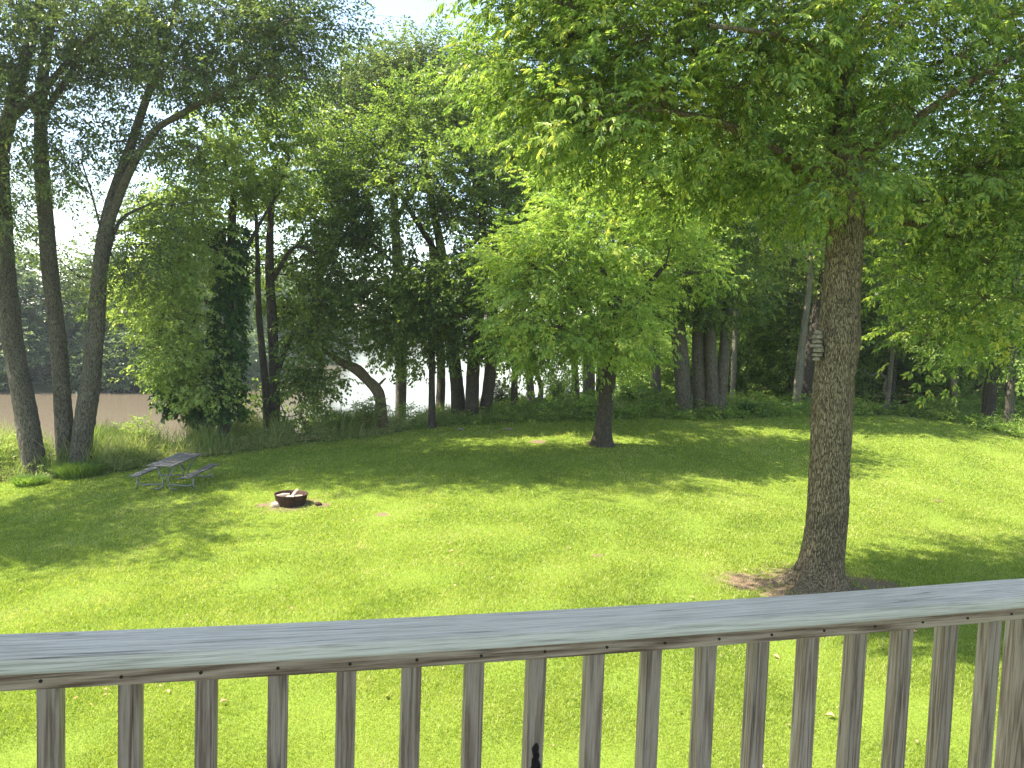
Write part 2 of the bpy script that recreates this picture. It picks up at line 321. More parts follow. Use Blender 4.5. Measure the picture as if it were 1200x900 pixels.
# ------------------------------------------------------------------ grass blades
def in_view(x, y, z=0, mx=1.25):
    q = np.stack([x, y, z-CAMH+0*x], -1); dz = q@FW; sx = q@RT/np.maximum(dz, .1)*F; sy = -(q@UP)/np.maximum(dz, .1)*F
    return (dz > 1) & (np.abs(sx) < 600*mx) & (sy < 450*mx), dz
def blades(name, n, tries, hfun, material, label, cat):
    xs = []; tot = 0
    Zr = 6.5*np.exp(rs.rand(tries)*math.log(38/6.5)); U = (rs.rand(tries)-.5)*2
    x = U*Zr*.86; y = Zr
    h = H(x, y); ok, dz = in_view(x, y, h); ok &= (poly_sd(LAWN, x, y) < .1) & (dirt(x, y) < rs.rand(tries)**.6*1.05)
    x, y, h, dz = x[ok][:n], y[ok][:n], h[ok][:n], dz[ok][:n]; k = len(x)
    pn = snoise(x, y, 2.2, 11); pf = snoise(x, y, .5, 12)
    sc = np.clip(dz/9, .8, 3.6)
    ht = (.02+.03*rs.rand(k)+.006*pf)*np.clip(sc, .8, 1.35); wd = (.0036+.0028*rs.rand(k))*sc
    a = rs.rand(k)*6.283; ln = ht*(.25+.9*rs.rand(k)); la = rs.rand(k)*6.283
    B = np.stack([x, y, h-.005], -1); W = np.stack([np.cos(a), np.sin(a), 0*a], -1)*wd[:, None]
    T = B+np.stack([np.cos(la)*ln, np.sin(la)*ln, ht], -1)
    V = np.stack([B-W, B+W, T], 1).reshape(-1, 3)
    v = np.clip(.47+.13*pn+.12*snoise(x, y, 6.5, 15)+.12*pf+.19*rs.randn(k), 0, 1)
    v = np.where(rs.rand(k) < .03, 1., v)
    tag(obj(name, mesh_np(name, V, np.arange(3*k), 3, v), material), label, cat, kind='stuff')
blades('lawn_grass', 950000, 2300000, None, M['blade'], 'short bright green mown grass covering the lawn', 'grass')

# ------------------------------------------------------------------ foliage
def rot_from(z, spin):
    z = z/np.linalg.norm(z, axis=1, keepdims=True)
    a = np.where(np.abs(z[:, 2:3]) < .95, np.array([[0,0,1.]]), np.array([[1.,0,0]])); x = np.cross(a, z); x /= np.linalg.norm(x, axis=1, keepdims=True); y = np.cross(z, x)
    c, s = np.cos(spin)[:, None], np.sin(spin)[:, None]
    return np.stack([x*c+y*s, -x*s+y*c, z], -1)       # columns
def leaf_quads(base, dirn, nrm, ln, wd, fold=.25):
    dirn = dirn/np.linalg.norm(dirn, axis=1, keepdims=True); side = np.cross(nrm, dirn); side /= np.linalg.norm(side, axis=1, keepdims=True)+1e-9
    up = np.cross(dirn, side)
    mid = base+dirn*(ln*.45)[:, None]-up*(wd*fold)[:, None]*0
    return np.stack([base, mid+side*(wd/2)[:, None]+up*(wd*fold)[:, None], base+dirn*ln[:, None]-np.array([0,0,1.])*(ln*.18)[:, None], mid-side*(wd/2)[:, None]+up*(wd*fold)[:, None]], 1)
def spray_ash(r):
    out = []
    for i in range(5):
        t = .12+.1*i; b = np.array([t, 0, .02*math.sin(t*5)]); a = (1 if i % 2 else -1)*(.9-.12*i)+r.randn()*.15
        rd = np.array([math.cos(a), math.sin(a), .15+r.randn()*.15]); rd /= np.linalg.norm(rd)
        for j in range(7):
            s = .07+.03*(j//2)*1.1; p = b+rd*(s+.04)+np.array([0,0,-1])*(s*s*1.6)
            sd = (0 if j == 6 else (1 if j % 2 else -1)*1.0); c, q_ = math.cos(sd), math.sin(sd)
            d = np.array([rd[0]*c-rd[1]*q_, rd[0]*q_+rd[1]*c, rd[2]-.35-.25*r.rand()])
            nr = np.array([r.randn()*.35, r.randn()*.35, 1])
            out.append((p, d, nr, .095*(.8+.4*r.rand()), .036))
    return out
def spray_broad(r, n=13, ln=.105, wd=.085, L_=.42):
    out = []
    for i in range(n):
        t = L_*(i+.5)/n; a = (1 if i % 2 else -1)*(1.1-.5*i/n)+r.randn()*.3
        b = np.array([t, 0, 0])+np.array([math.cos(a), math.sin(a), 0])*.05
        out.append((b+r.randn(3)*.02, np.array([math.cos(a), math.sin(a), -.25+r.randn()*.3]), np.array([r.randn()*.45, r.randn()*.45, 1]), ln*(.7+.6*r.rand()), wd*(.7+.5*r.rand())))
    return out
def templ(fn, nv=5, **kw):
    T = []
    for i in range(nv):
        o = fn(np.random.RandomState(100+i), **kw); A = [np.array([x[k] for x in o]) for k in range(5)]
        T.append(leaf_quads(*A))
    n = min(len(t) for t in T); return np.stack([t[:n] for t in T])   # (nv, leaves, 4, 3)
TEM = {'ash': templ(spray_ash), 'broad': templ(spray_broad), 'small': templ(spray_broad, n=15, ln=.085, wd=.055, L_=.45),
       'coarse': templ(spray_broad, n=7, ln=.24, wd=.19, L_=.6), 'ivy': templ(spray_broad, n=10, ln=.11, wd=.11, L_=.25)}
def crown_mesh(name, pos, dirs, kind, scale, r, tone=None, vjit=.17):
    K = len(pos); T = TEM[kind]; nl = T.shape[1]
    dirs = dirs/np.linalg.norm(dirs, axis=1, keepdims=True)
    # spray frame: x along the twig, z roughly up, rolled a little
    up = np.stack([r.randn(K)*.3, r.randn(K)*.3, np.ones(K)], -1); y = np.cross(up, dirs); y /= np.linalg.norm(y, axis=1, keepdims=True)+1e-9; z = np.cross(dirs, y)
    R = np.stack([dirs, y, z], -1)                                   # (K,3,3)
    tv = T[r.randint(0, len(T), K)].reshape(K, nl*4, 3)*(scale*(.55+.85*r.rand(K)))[:, None, None]
    V = np.einsum('kij,knj->kni', R, tv)+pos[:, None, :]
    tone = np.zeros(K) if tone is None else tone
    v = np.clip(.5+tone[:, None]+vjit*r.randn(K, 1)*.7+vjit*r.randn(K, nl), 0, 1)
    V = V.reshape(-1, 3); return mesh_np(name, V, np.arange(len(V)), 4, v.ravel())
def catmull(P_, R_, step):
    P_ = np.array(P_, float); R_ = np.array(R_, float); Q = [P_[0]]; q = [R_[0]]
    A = np.vstack([2*P_[0]-P_[1], P_, 2*P_[-1]-P_[-2]])
    for i in range(len(P_)-1):
        p0, p1, p2, p3 = A[i:i+4]; n = max(2, int(np.linalg.norm(p2-p1)/step))
        for k in range(1, n+1):
            t = k/n; Q.append(.5*((2*p1)+(-p0+p2)*t+(2*p0-5*p1+4*p2-p3)*t*t+(-p0+3*p1-3*p2+p3)*t**3)); q.append(R_[i]+(R_[i+1]-R_[i])*t)
    return np.array(Q), np.array(q)
def trunk_arrays(Q, q, n, r, flare=0, rough=.05, fine=0):
    m = len(Q); T = np.gradient(Q, axis=0); T /= np.linalg.norm(T, axis=1, keepdims=True)
    th = np.arange(n)*2*math.pi/n; u = np.array([1., 0, 0]); V = []; ph = r.rand(8)*6.28
    s = 0
    for i in range(m):
        if i: s += np.linalg.norm(Q[i]-Q[i-1])
        u = u-T[i]*(u@T[i]); u /= np.linalg.norm(u); w = np.cross(T[i], u)
        k = 1+rough*(np.sin(2*th+ph[0]+s*.7)+.7*np.sin(3*th+ph[1]-s*1.1)+.5*np.sin(s*2.1+ph[5]))
        if fine:
            k += fine*(np.sin(13*th+ph[2]+1.7*np.sin(s*2.3+ph[3])+.9*np.sin(s*7+3*th))*.6+np.sin(23*th+ph[4]+1.5*np.sin(s*4.1)+1.1*np.sin(s*11+5*th))*.5+r.randn(n)*.35)
        if flare:
            f = math.exp(-s/.22); k += flare*f*(1+.45*np.sin(5*th+ph[6])+.3*np.sin(7*th+ph[7]))
        V.append(Q[i]+(np.outer(np.cos(th), u)+np.outer(np.sin(th), w))*(q[i]*k)[:, None])
    V = np.concatenate(V); I = np.arange(m*n).reshape(m, n); J = np.roll(I, -1, 1)
    return V, np.stack([I[:-1], J[:-1], J[1:], I[1:]], -1).reshape(-1, 4)
def tubes(P0, P1, r0, r1, n=5):
    d = P1-P0; d /= np.linalg.norm(d, axis=1, keepdims=True)+1e-9; R = rot_from(d, np.zeros(len(d)))
    th = np.arange(n)*2*math.pi/n; ring = np.stack([np.cos(th), np.sin(th), 0*th], -1)
    o = np.einsum('kij,nj->kni', R, ring)
    V = np.concatenate([P0[:, None]+o*r0[:, None, None], P1[:, None]+d[:, None]*(r1*.4)[:, None, None]+o*r1[:, None, None]], 1)   # (K,2n,3)
    K = len(P0); i = np.arange(n); f = np.stack([i, (i+1) % n, n+(i+1) % n, n+i], -1)
    return V.reshape(-1, 3), (f[None]+(np.arange(K)*2*n)[:, None, None]).reshape(-1, 4)
def build_branches(starts, start_r, clumps, r, tip=.012, jit=.12, cap=.5):
    """starts: nodes on trunk and limbs; clumps: crown clump centres reached by forking branches"""
    pos = [np.array(p) for p in starts]; par = [-1]*len(pos); S = len(pos); cnt = {}
    order = np.argsort([min(np.linalg.norm(np.array(starts)-c, axis=1)) for c in clumps])
    for ci in order:
        c = clumps[ci]; A = np.array(pos); dv = c-A; dist = np.linalg.norm(dv, axis=1)
        cost = dist+np.clip(-dv[:, 2], 0, 9)*.9+.25*np.abs(dv[:, 2]-.45*dist)
        j = int(np.argmin(cost)); n = max(2, int(dist[j]/.7)); p0 = A[j]; prev = j
        sag = .10*dist[j]
        for k in range(1, n+1):
            t = k/n; p = p0+(c-p0)*t+np.array([0,0,sag*math.sin(math.pi*t)*.8])+(r.randn(3)*jit*dist[j]/n if k < n else 0)
            pos.append(p); par.append(prev); prev = len(pos)-1
    Np = len(pos); w = np.zeros(Np); ch = [0]*Np
    for i in range(S, Np):
        pass
    leafc = np.zeros(Np)
    haschild = set(par)
    for i in range(Np-1, S-1, -1):
        if i not in haschild: leafc[i] += 1
        leafc[par[i]] += leafc[i]
    rad = tip*np.maximum(leafc, 1)**.5
    i = np.arange(S, Np); pr = np.array(par)[i]; A = np.array(pos)
    r1 = rad[i]; r0 = np.minimum(rad[np.maximum(pr, 0)], rad[i]*1.35)
    return A[pr], A[i], np.minimum(r0, cap), np.minimum(r1, cap)
SHADOWQ = []
def tree(name, label, cat, trunks, limbs=(), lobes=(), leaf='broad', lmat='maple', bmat='bark_dark', spr=26, ls=1., clump=.62, seed=1,
         group=None, ring=12, flare=.5, fine=0, tip=.012, local=None, low=.35, tone_up=0., holes=0.):
    """trunks: px paths [(px,py,Z,width_px)...]; first point is set on the ground. lobes: (px,py,Z,rx,ry,rz_m,count)"""
    r = np.random.RandomState(seed); b0 = trunks[0][0]; base = P(b0[0], b0[1], b0[2]); base[2] = gz(base[0], base[1])
    root = empty(name, base, label, cat, group)
    starts = []; TV = []; TF = []; k = 0; BV = []; BF = []; kb = 0
    for ti, tr in enumerate(trunks):
        pts = [P(a, b_, c) for a, b_, c, w in tr]; rad = [w*c/F/2 for a, b_, c, w in tr]
        pts[0][2] = gz(pts[0][0], pts[0][1])-.12
        Q, q = catmull(pts, rad, .12 if fine else .3); V, Fq = trunk_arrays(Q-base, q, ring, r, flare if True else 0, .04, fine)
        TV.append(V); TF.append(Fq+k); k += len(V)
        hts = Q[:, 2]-base[2]; tot = max(hts); starts += [Q[i] for i in range(0, len(Q), 4 if fine else 2) if hts[i] > tot*low]
    for lm in limbs:
        pts = [P(a, b_, c) for a, b_, c, w in lm]; rad = [w*c/F/2 for a, b_, c, w in lm]
        Q, q = catmull(pts, rad, .25); V, Fq = trunk_arrays(Q-base, q, 8, r, 0, .05); BV.append(V); BF.append(Fq+kb); kb += len(V)
        starts += list(Q[len(Q)//4::2])
    C = []; 
    for (a, b_, c, rx_, ry_, rz_, n) in lobes:
        ctr = P(a, b_, c); u = r.randn(n*3, 3); u /= np.linalg.norm(u, axis=1, keepdims=True); rr = (.45+.55*r.rand(n*3)**.6)[:, None]
        off = u*rr; p = ctr+off[:, :1]*RT*(rx_*c/F)+off[:, 1:2]*UP*(ry_*c/F)+off[:, 2:3]*FW*rz_
        keep = [0]
        for i in range(1, len(p)):
            if len(keep) >= n: break
            if np.min(np.linalg.norm(p[keep]-p[i], axis=1)) > clump*.55: keep.append(i)
        C.append(p[keep])
    if C:
        C = np.concatenate(C); C = C[C[:, 2] > H(C[:, 0], C[:, 1])+.5]
        P0, P1, r0, r1 = build_branches(starts, None, C, r, tip=tip*(b0[2]/20)**.3)
        ts = []
        K = len(C); sp = r.randn(K, spr, 3)*np.array([clump*.62, clump*.62, clump*.36]); cen = C.mean(0)
        out = (C-cen)*np.array([1, 1, .4]); out /= np.linalg.norm(out, axis=1, keepdims=True)+1e-9
        pos = (C[:, None]+sp+np.array([0, 0, -.12])*clump*np.abs(r.randn(K, spr, 1))).reshape(-1, 3)
        dr = (sp/clump*1.1+out[:, None]*.55+np.array([0, 0, -.22])+r.randn(K, spr, 3)*.5).reshape(-1, 3)
        tone = np.repeat(r.randn(K)*.1, spr)+tone_up
        obj('crown', crown_mesh('crown', pos-base, dr, leaf, ls, r, tone), M[lmat], root)
        # fine twigs from the clump centre to some of the sprays
        m2 = r.rand(len(pos)) < .35; cc = np.repeat(C, spr, 0)[m2]
        P0 = np.vstack([P0, cc]); P1 = np.vstack([P1, pos[m2]]); r0 = np.r_[r0, np.full(m2.sum(), tip*.55)]; r1 = np.r_[r1, np.full(m2.sum(), tip*.25)]
        V, Fq = tubes(P0-base, P1-base, r0, r1); BV.append(V); BF.append(Fq+kb)
    merge = bool(BV) and (ring == 14 or len(C) < 40)
    if merge: TV.append(np.concatenate(BV)); TF.append(np.concatenate(BF)+k)
    obj('trunk', mesh_np('trunk', np.concatenate(TV), np.concatenate(TF), 4, smooth=True), M[bmat], root)
    if BV and not merge: obj('branches', mesh_np('branches', np.concatenate(BV), np.concatenate(BF), 4, smooth=True), M[bmat], root)
    return root
def copy_tree(o, loc, rz, sc, label=None):
    c = o.copy(); COL.objects.link(c); c.location = loc; c.rotation_euler = (0, 0, rz); c.scale = (sc[0], sc[0], sc[1])
    if label: c['label'] = label
    for ch in o.children:
        d = ch.copy(); COL.objects.link(d); d.parent = c
    return c

exec_trees = True
# --- the big lawn ash on the right
big = tree('ash_tree', 'large ash tree with thick furrowed trunk rising behind the deck railing', 'tree',
    [[(959,684,13.5,46),(965,640,13.5,45),(969,600,13.5,45),(972,540,13.5,46),(975,480,13.5,48),(978,440,13.5,45),(984,400,13.5,47),(986,350,13.5,42),(989,300,13.5,40),(991,240,13.5,38),(986,160,13.6,33),(985,80,13.7,30),(984,0,13.8,27),(990,-120,14,24),(1010,-260,14.2,18),(1020,-420,14.4,10)]],
    limbs=[[(990,250,13.5,14),(930,190,13,11),(860,150,12.4,9),(780,130,12,6),(700,120,11.8,4)],
           [(988,200,13.5,15),(1060,150,13,11),(1130,100,12.4,8),(1200,60,12,6)],
           [(987,120,13.6,14),(900,60,13.2,11),(790,60,12.8,8),(690,40,12.4,6),(640,50,12.2,3)],
           [(990,90,13.6,12),(950,60,12.2,9),(900,40,11,7),(830,30,10,5)],
           [(992,280,13.6,11),(1060,260,14.2,9),(1130,290,14.6,7),(1190,330,15,4)],
           [(985,60,13.6,12),(1050,-20,13,9),(1150,-80,12,6)],
           [(985,30,13.6,12),(900,-60,13.4,9),(800,-110,13.2,6)],
           [(990,-60,13.9,12),(1000,-160,15.5,9),(1000,-220,17.5,6)]],
    lobes=[(660,-60,11.4,90,40,1.2,16),(642,75,12.6,58,75,1.2,21),(720,50,12.6,95,70,1.8,34),(700,150,12.4,70,40,1.4,12),(850,50,12.6,110,80,2,36),(960,40,12.2,70,60,1.6,12),(1080,60,13,110,100,2.2,36),(1190,90,13,80,150,2.2,30),
           (800,170,13.4,90,55,2,22),(890,200,14.4,60,45,1.6,12),(1090,190,14.4,100,70,2.2,28),(1170,290,14.6,80,90,2,22),(1100,300,15.4,60,40,1.5,9),(1140,365,15.4,65,40,1.4,10),(995,200,12.4,42,30,.5,7),
           (880,-160,13.6,280,130,4,80),(1100,-180,14,260,130,4,76),(780,-80,13,180,90,2.6,44),(1000,-380,14.4,200,130,4,50),(1290,60,14,120,200,3,40)],
    leaf='ash', lmat='ash', bmat='bark', spr=15, ls=.95, clump=.62, seed=3, ring=72, flare=1.0, fine=.036, tip=.011, low=.5)
# bracket fungus on the left of the trunk
for k in range(7):
    mb = MB(); c = P(959-(k*5) % 4, 391+5.2*k, 13.3+.03*(k % 2))-np.array(big.location); s = .105-.012*abs(k-3)+.012*(k % 2)
    ang = np.arange(14)*2*math.pi/14; ringp = [(0,.02)]; 
    V = [c+np.array([math.cos(a)*s*(1+.15*math.sin(3*a+k)), math.sin(a)*s, -.004]) for a in ang]+[c+np.array([math.cos(a)*s*.85, math.sin(a)*s*.8, .05+.01*math.sin(k*2)]) for a in ang]+[c+np.array([0,0,.062]), c+np.array([0,0,-.012])]
    Fc = [(i, (i+1) % 14, 14+(i+1) % 14, 14+i) for i in range(14)]+[(14+i, 14+(i+1) % 14, 28) for i in range(14)]+[((i+1) % 14, i, 29) for i in range(14)]
    mb.add(V, Fc); obj('bracket_fungus', mb.mesh('bracket_fungus', True), M['fungus'], big)

# --- the smaller lawn ash
tree('young_ash_tree', 'smaller yellow-green ash tree standing alone in the middle of the lawn', 'tree',
    [[(706,522,27,22),(708,490,27,18),(712,450,27,17),(716,410,27,17),(722,350,27,14),(728,290,27,10),(735,220,27,6)]],
    limbs=[[(714,420,27,10),(690,370,26,7),(650,320,25.3,5),(620,310,25,3)],[(718,390,27,9),(755,340,27,7),(780,310,27,4)],[(720,370,27,8),(700,290,25.5,6),(690,240,25,3)]],
    lobes=[(630,350,25,44,66,1.3,36),(612,300,25.6,32,40,1.2,13),(690,280,25,50,50,1.5,30),(660,235,26.4,45,35,1.5,15),(765,250,26,50,35,1.6,22),(805,300,28,36,36,1.4,10),(715,370,25.4,50,40,1.1,22),(650,400,25.6,34,30,1,12),(720,330,28.5,60,60,1.5,20),(738,405,26.6,30,22,1,7),(700,215,27,60,35,1.6,16),(745,200,28,50,35,1.6,12)],
    leaf='ash', lmat='lime', bmat='bark_dark', spr=15, ls=1.2, clump=.55, seed=5, ring=20, flare=.6, fine=.02, tip=.012, low=.3)

# --- three big trunks on the left
CW = dict(leaf='small', lmat='bluish', bmat='bark_grey', spr=20, ls=1.25, clump=.75, ring=36, flare=.3, fine=.035, tip=.013, low=.5)
tree('cottonwood_tree', 'leftmost of the three tall grey trunks, leaning left beside the picnic table', 'tree',
    [[(42,556,25,26.52),(30,480,25,24.18),(15,400,25,22.62),(6,320,25,21.06),(2,250,25,20.28),(0,180,25,19.5),(10,140,25,17.16),(30,70,25,12.48),(48,0,25,10.14),(60,-90,25,7.02),(70,-180,25,3.9)]],
    limbs=[[(12,140,25,11.7),(55,100,24.5,9.36),(100,50,24,6.24),(140,0,23.5,3.9)],[(0,190,25,9.36),(-40,110,25,7.02),(-90,30,25,4.68)],[(0,260,25,7.8),(-60,200,24,5.46),(-120,150,23,3.12)]],
    lobes=[(20,40,24.5,70,60,2.4,24),(100,20,24,70,45,2.2,20),(60,110,24.5,60,40,1.5,7),(-70,100,24,110,90,2.4,36),(-130,0,24,130,100,2.5,36),(40,-110,24.6,170,90,3,40),(10,200,24.5,40,30,1,4),(-60,250,23,60,60,2,8)], seed=11, **CW)
tree('cottonwood_tree', 'middle of the three tall grey trunks beside the picnic table, nearly upright', 'tree',
    [[(80,548,25.6,20.28),(74,480,25.6,19.5),(68,400,25.6,17.94),(60,330,25.6,17.16),(54,260,25.6,16.38),(49,200,25.6,15.6),(48,130,25.6,14.04),(54,60,25.6,10.92),(66,-10,25.6,8.58),(76,-110,25.6,4.68)]],
    limbs=[[(50,135,25.6,9.36),(80,90,25.2,7.02),(110,45,25,5.46),(165,-10,25,3.12)],[(49,150,25.6,6.24),(30,110,26,4.68),(10,60,26,2.34)]],
    lobes=[(150,40,25.6,80,45,2,18),(60,0,26,70,50,2,13),(120,90,26,50,30,1.5,7),(160,-80,25.4,140,80,2.6,30),(75,170,25.6,35,22,1,4)], seed=12, **CW)
tree('cottonwood_tree', 'right one of the three tall grey trunks, arching right over the bank weeds', 'tree',
    [[(92,546,25.3,23.4),(98,500,25.3,21.84),(106,450,25.3,20.28),(112,390,25.3,18.72),(116,330,25.3,17.16),(122,280,25.3,17.16),(132,230,25.3,11.7),(150,180,25.2,10.14),(170,120,25,8.58),(188,70,24.8,7.02),(205,10,24.6,5.46),(230,-80,24.4,3.12)]],
    limbs=[[(124,272,25.3,12.48),(150,205,25,10.14),(180,155,24.6,8.58),(210,135,24.2,7.02),(250,112,23.8,6.24),(300,90,23.4,4.68),(360,92,23,3.12)],[(210,135,24.2,5.46),(245,118,24.3,4.68),(290,114,24.4,3.12)],
           [(120,320,25.3,7.02),(140,260,25.6,3.9),(178,238,26,2.34)],[(180,100,25,5.46),(215,50,24.6,3.9),(255,15,24.2,3.12),(320,15,24,2.34)],[(124,290,25.3,3.12),(108,230,24.8,2.34),(96,190,24.6,1.56)]],
    lobes=[(260,40,24,100,40,2.2,32),(200,50,24.8,70,45,2,17),(330,60,23.4,70,45,1.8,24),(250,95,24,90,22,1.5,14),(150,150,25.2,55,32,1.5,10),(205,185,24.6,38,20,1,6),(355,20,23.6,55,40,1.6,14),(290,-60,23.6,150,60,2.6,40),(90,190,24.8,40,25,1,6),(215,250,26,30,20,.8,4),(165,300,25.5,30,45,1,7)], seed=13, **CW)
tree('cottonwood_tree', 'slim dark trunk standing behind the three big grey trunks', 'tree',
    [[(106,522,30,13),(106,470,30,12),(107,420,30,11),(112,360,30,10),(122,290,30,8),(140,230,30,5)]],
    lobes=[(120,330,30,25,40,1,7),(150,250,30,40,35,1.4,9),(40,250,30,50,60,1.2,10)], leaf='small', lmat='bluish', bmat='bark_dark', spr=20, ls=1.3, clump=.7, seed=14)

tree('cottonwood_tree', 'tree beyond the left edge of the lawn shading its corner', 'tree',
    [[(-330,640,19,30),(-330,500,19,26),(-325,300,19,20),(-320,100,19,12),(-315,-60,19,6)]],
    lobes=[(-300,60,19,190,120,3,60),(-330,-60,18,190,90,3,50),(-250,180,17.5,110,70,2,22)], leaf='small', lmat='bluish', bmat='bark_grey', spr=18, ls=1.5, clump=.8, seed=15, low=.4)

# --- bank trees
tree('elm_tree', 'pale green tree with ivy covered trunk on the river bank right of the picnic table', 'tree',
    [[(262,500,29,14),(264,470,29,13),(268,400,29,12),(270,330,29,11),(272,260,29,9),(276,200,29,6)]],
    limbs=[[(268,400,29,6),(240,350,28.4,4),(210,320,28,3)],[(270,330,29,6),(300,270,29,4),(330,220,29,3)]],
    lobes=[(215,300,28,42,58,1.4,34),(200,395,28,34,52,1.1,22),(248,205,28.4,45,55,1.7,28),(305,185,29,45,48,1.6,20),(228,440,28,24,36,.8,9),(182,300,28.4,24,50,1.,10),(340,135,29.4,40,45,1.5,14),(300,120,29.2,50,30,1.4,10),(215,240,30,50,40,1.4,10),(160,350,28.4,16,26,.7,4)],
    leaf='broad', lmat='pale', bmat='bark_dark', spr=22, ls=1.15, clump=.62, seed=21)
ivy_root = [o for o in COL.objects if o.name.startswith('elm_tree')][0]
r = np.random.RandomState(5); nI = 620; tt = r.rand(nI); yy = 262+225*tt; aa = r.rand(nI)*6.28
c_ = np.array([P(272-6*(t), y, 29) for t, y in zip(tt, yy)]); od = np.stack([np.cos(aa), np.sin(aa), 0*aa], -1); pI = c_+od*(.22+.22*r.rand(nI))[:, None]*(1+.5*np.sin(tt*14)[:, None]*.5)
obj('ivy', crown_mesh('ivy', pI-np.array(ivy_root.location), od+np.array([0,0,-.9])+r.randn(nI,3)*.2, 'ivy', 1.3, r), M['ivy'], ivy_root)
tree('ivy_covered_snag', 'short dark ivy covered trunk leaning beside the river left of the pale green tree', 'tree',
    [[(246,506,31,10),(240,480,31,10),(234,450,31,9),(228,415,31,7)]], lobes=[(236,470,31,14,22,.4,9),(232,430,31,12,22,.4,7),(204,455,31,7,30,.3,5)],
    leaf='ivy', lmat='ivy', bmat='bark_dark', spr=26, ls=1.5, clump=.35, seed=22)
tree('maple_tree', 'dark twin-stemmed maple with low drooping boughs at the waterside', 'tree',
    [[(322,506,30.5,13),(322,470,30.5,13),(321,420,30.5,12),(318,360,30.5,11),(316,310,30.5,10),(318,240,30.5,7),(325,180,30.5,4)],[(314,506,30.2,9),(312,470,30.2,9),(308,420,30.2,8),(303,360,30.2,7),(302,310,30.2,6),(300,250,30.2,4)]],
    limbs=[[(322,450,30.5,6),(338,400,30,5),(355,380,29.6,4),(368,410,29.4,2)],[(318,330,30.5,6),(345,290,30,4),(375,300,29.6,3)],[(325,478,30.5,4),(334,450,30.2,3),(340,430,30,2)]],
    lobes=[(352,290,31.6,40,42,1.3,24),(366,400,30,22,44,.9,12),(368,452,29.8,16,28,.6,9),(352,350,31.6,28,34,1.2,12),(288,330,32,26,45,1.2,9),(386,335,30.4,32,30,1.2,14),(320,225,31.6,42,34,1.6,16),(345,482,31,16,12,.6,3),(296,470,31.4,16,20,.7,4)],
    leaf='broad', lmat='maple', bmat='bark_dark', spr=19, ls=1.15, clump=.6, seed=23)
tree('dead_bent_tree', 'bare bent trunk arching left over the water', 'tree',
    [[(449,492,30.5,15),(446,470,30.5,12),(441,456,30.5,13),(431,446,30.5,11),(419,434,30.5,13),(408,428,30.5,10),(398,424,30.5,8),(386,414,30.5,4)]],
    limbs=[[(412,431,30.5,5),(408,414,30.5,3),(404,396,30.5,2)],[(440,455,30.5,4),(448,447,30.5,3),(452,443,30.5,2)],[(404,422,30.5,3),(385,422,30.5,2),(370,416,30.5,1.5)]],
    lobes=[(380,405,30.5,26,14,.8,5),(420,402,30,20,10,.6,2)], leaf='broad', lmat='maple', bmat='bark', spr=18, clump=.5, seed=24, flare=.2, fine=.03, ring=16)
tree('maple_sapling', 'slender straight sapling in front of the big dark maple', 'tree',
    [[(506,504,30.5,9),(506,470,30.5,8),(506,430,30.5,7),(507,390,30.5,6),(505,340,30.5,4)]],
    limbs=[[(507,400,30.5,3),(516,385,30.5,2),(524,372,30.5,1.5)]],
    lobes=[(490,400,30.3,40,16,1,8),(505,350,30,40,35,1.4,22),(470,415,30.3,24,14,.8,5)], leaf='broad', lmat='maple', bmat='bark_dark', spr=24, ls=1.15, clump=.55, seed=25)
tree('maple_tree', 'big dark maple with several thick stems in the middle of the bank', 'tree',
    [[(538,496,32.5,17),(536,460,32.5,16),(532,420,32.5,15),(526,370,32.5,13),(518,300,32.5,11),(505,230,32.5,8),(490,150,32.5,5)],
     [(552,498,32,17),(553,470,32,16),(555,430,32,15),(560,380,32,13),(565,310,32,11),(565,230,32,9),(560,160,32,6)],
     [(566,496,32.6,14),(572,460,32.6,15),(576,420,32.6,14),(578,370,32.6,11),(582,310,32.6,9),(590,240,32.6,6)],[(515,490,34,11),(517,450,34,11),(516,410,34,10),(512,350,34,9),(505,280,34,7)]],
    limbs=[[(530,410,32.5,8),(490,340,31.5,6),(440,290,30.6,4),(400,270,30,2)],[(555,430,32,8),(590,380,31,5),(610,350,31,3)],[(520,310,32.5,7),(470,230,32,5),(430,160,32,3)],[(565,240,32,7),(540,160,31,5),(520,100,31,3)]],
    lobes=[(470,230,31.5,75,60,2.4,54),(550,220,31,60,80,2.4,52),(430,310,31,58,55,1.9,36),(520,335,30.6,72,46,2,46),(565,340,31.2,40,50,1.6,22),(470,378,30.8,50,24,1.3,13),(405,240,31.5,36,50,1.6,18),(555,392,31,40,20,1.3,11),(420,365,31.2,42,24,1.2,9),(582,270,31.5,36,60,1.6,18),
           (500,130,32,55,55,2,34),(445,165,32,45,45,1.8,20),(568,130,32,42,65,1.8,26),(395,200,32,24,40,1.2,8)],
    leaf='broad', lmat='maple', bmat='bark_dark', spr=18, ls=1.15, clump=.72, seed=26, ring=16, flare=.4, fine=.03)
tree('willow_tree', 'tall grey-green tree whose top rises against the sky behind the dark maple', 'tree',
    [[(470,480,37,14),(470,400,37,13),(465,300,37,11),(460,200,37,9),(455,120,37,6),(450,70,37,3)]],
    limbs=[[(463,260,37,7),(500,190,37,5),(520,130,37,3)],[(462,230,37,7),(425,180,37,5),(400,140,37,3)]],
    lobes=[(450,110,37,50,55,2.4,40),(410,160,37,45,50,2.2,26),(520,110,37,60,60,2.6,40),(480,75,37,50,28,2,22),(395,120,37,24,40,1.4,12),(560,110,37,50,60,2.6,34),(390,220,37,40,50,2,22),(610,180,38,40,80,2,24)],
    leaf='small', lmat='bluish', bmat='bark_grey', spr=22, ls=1.7, clump=.85, seed=27, tone_up=.12)

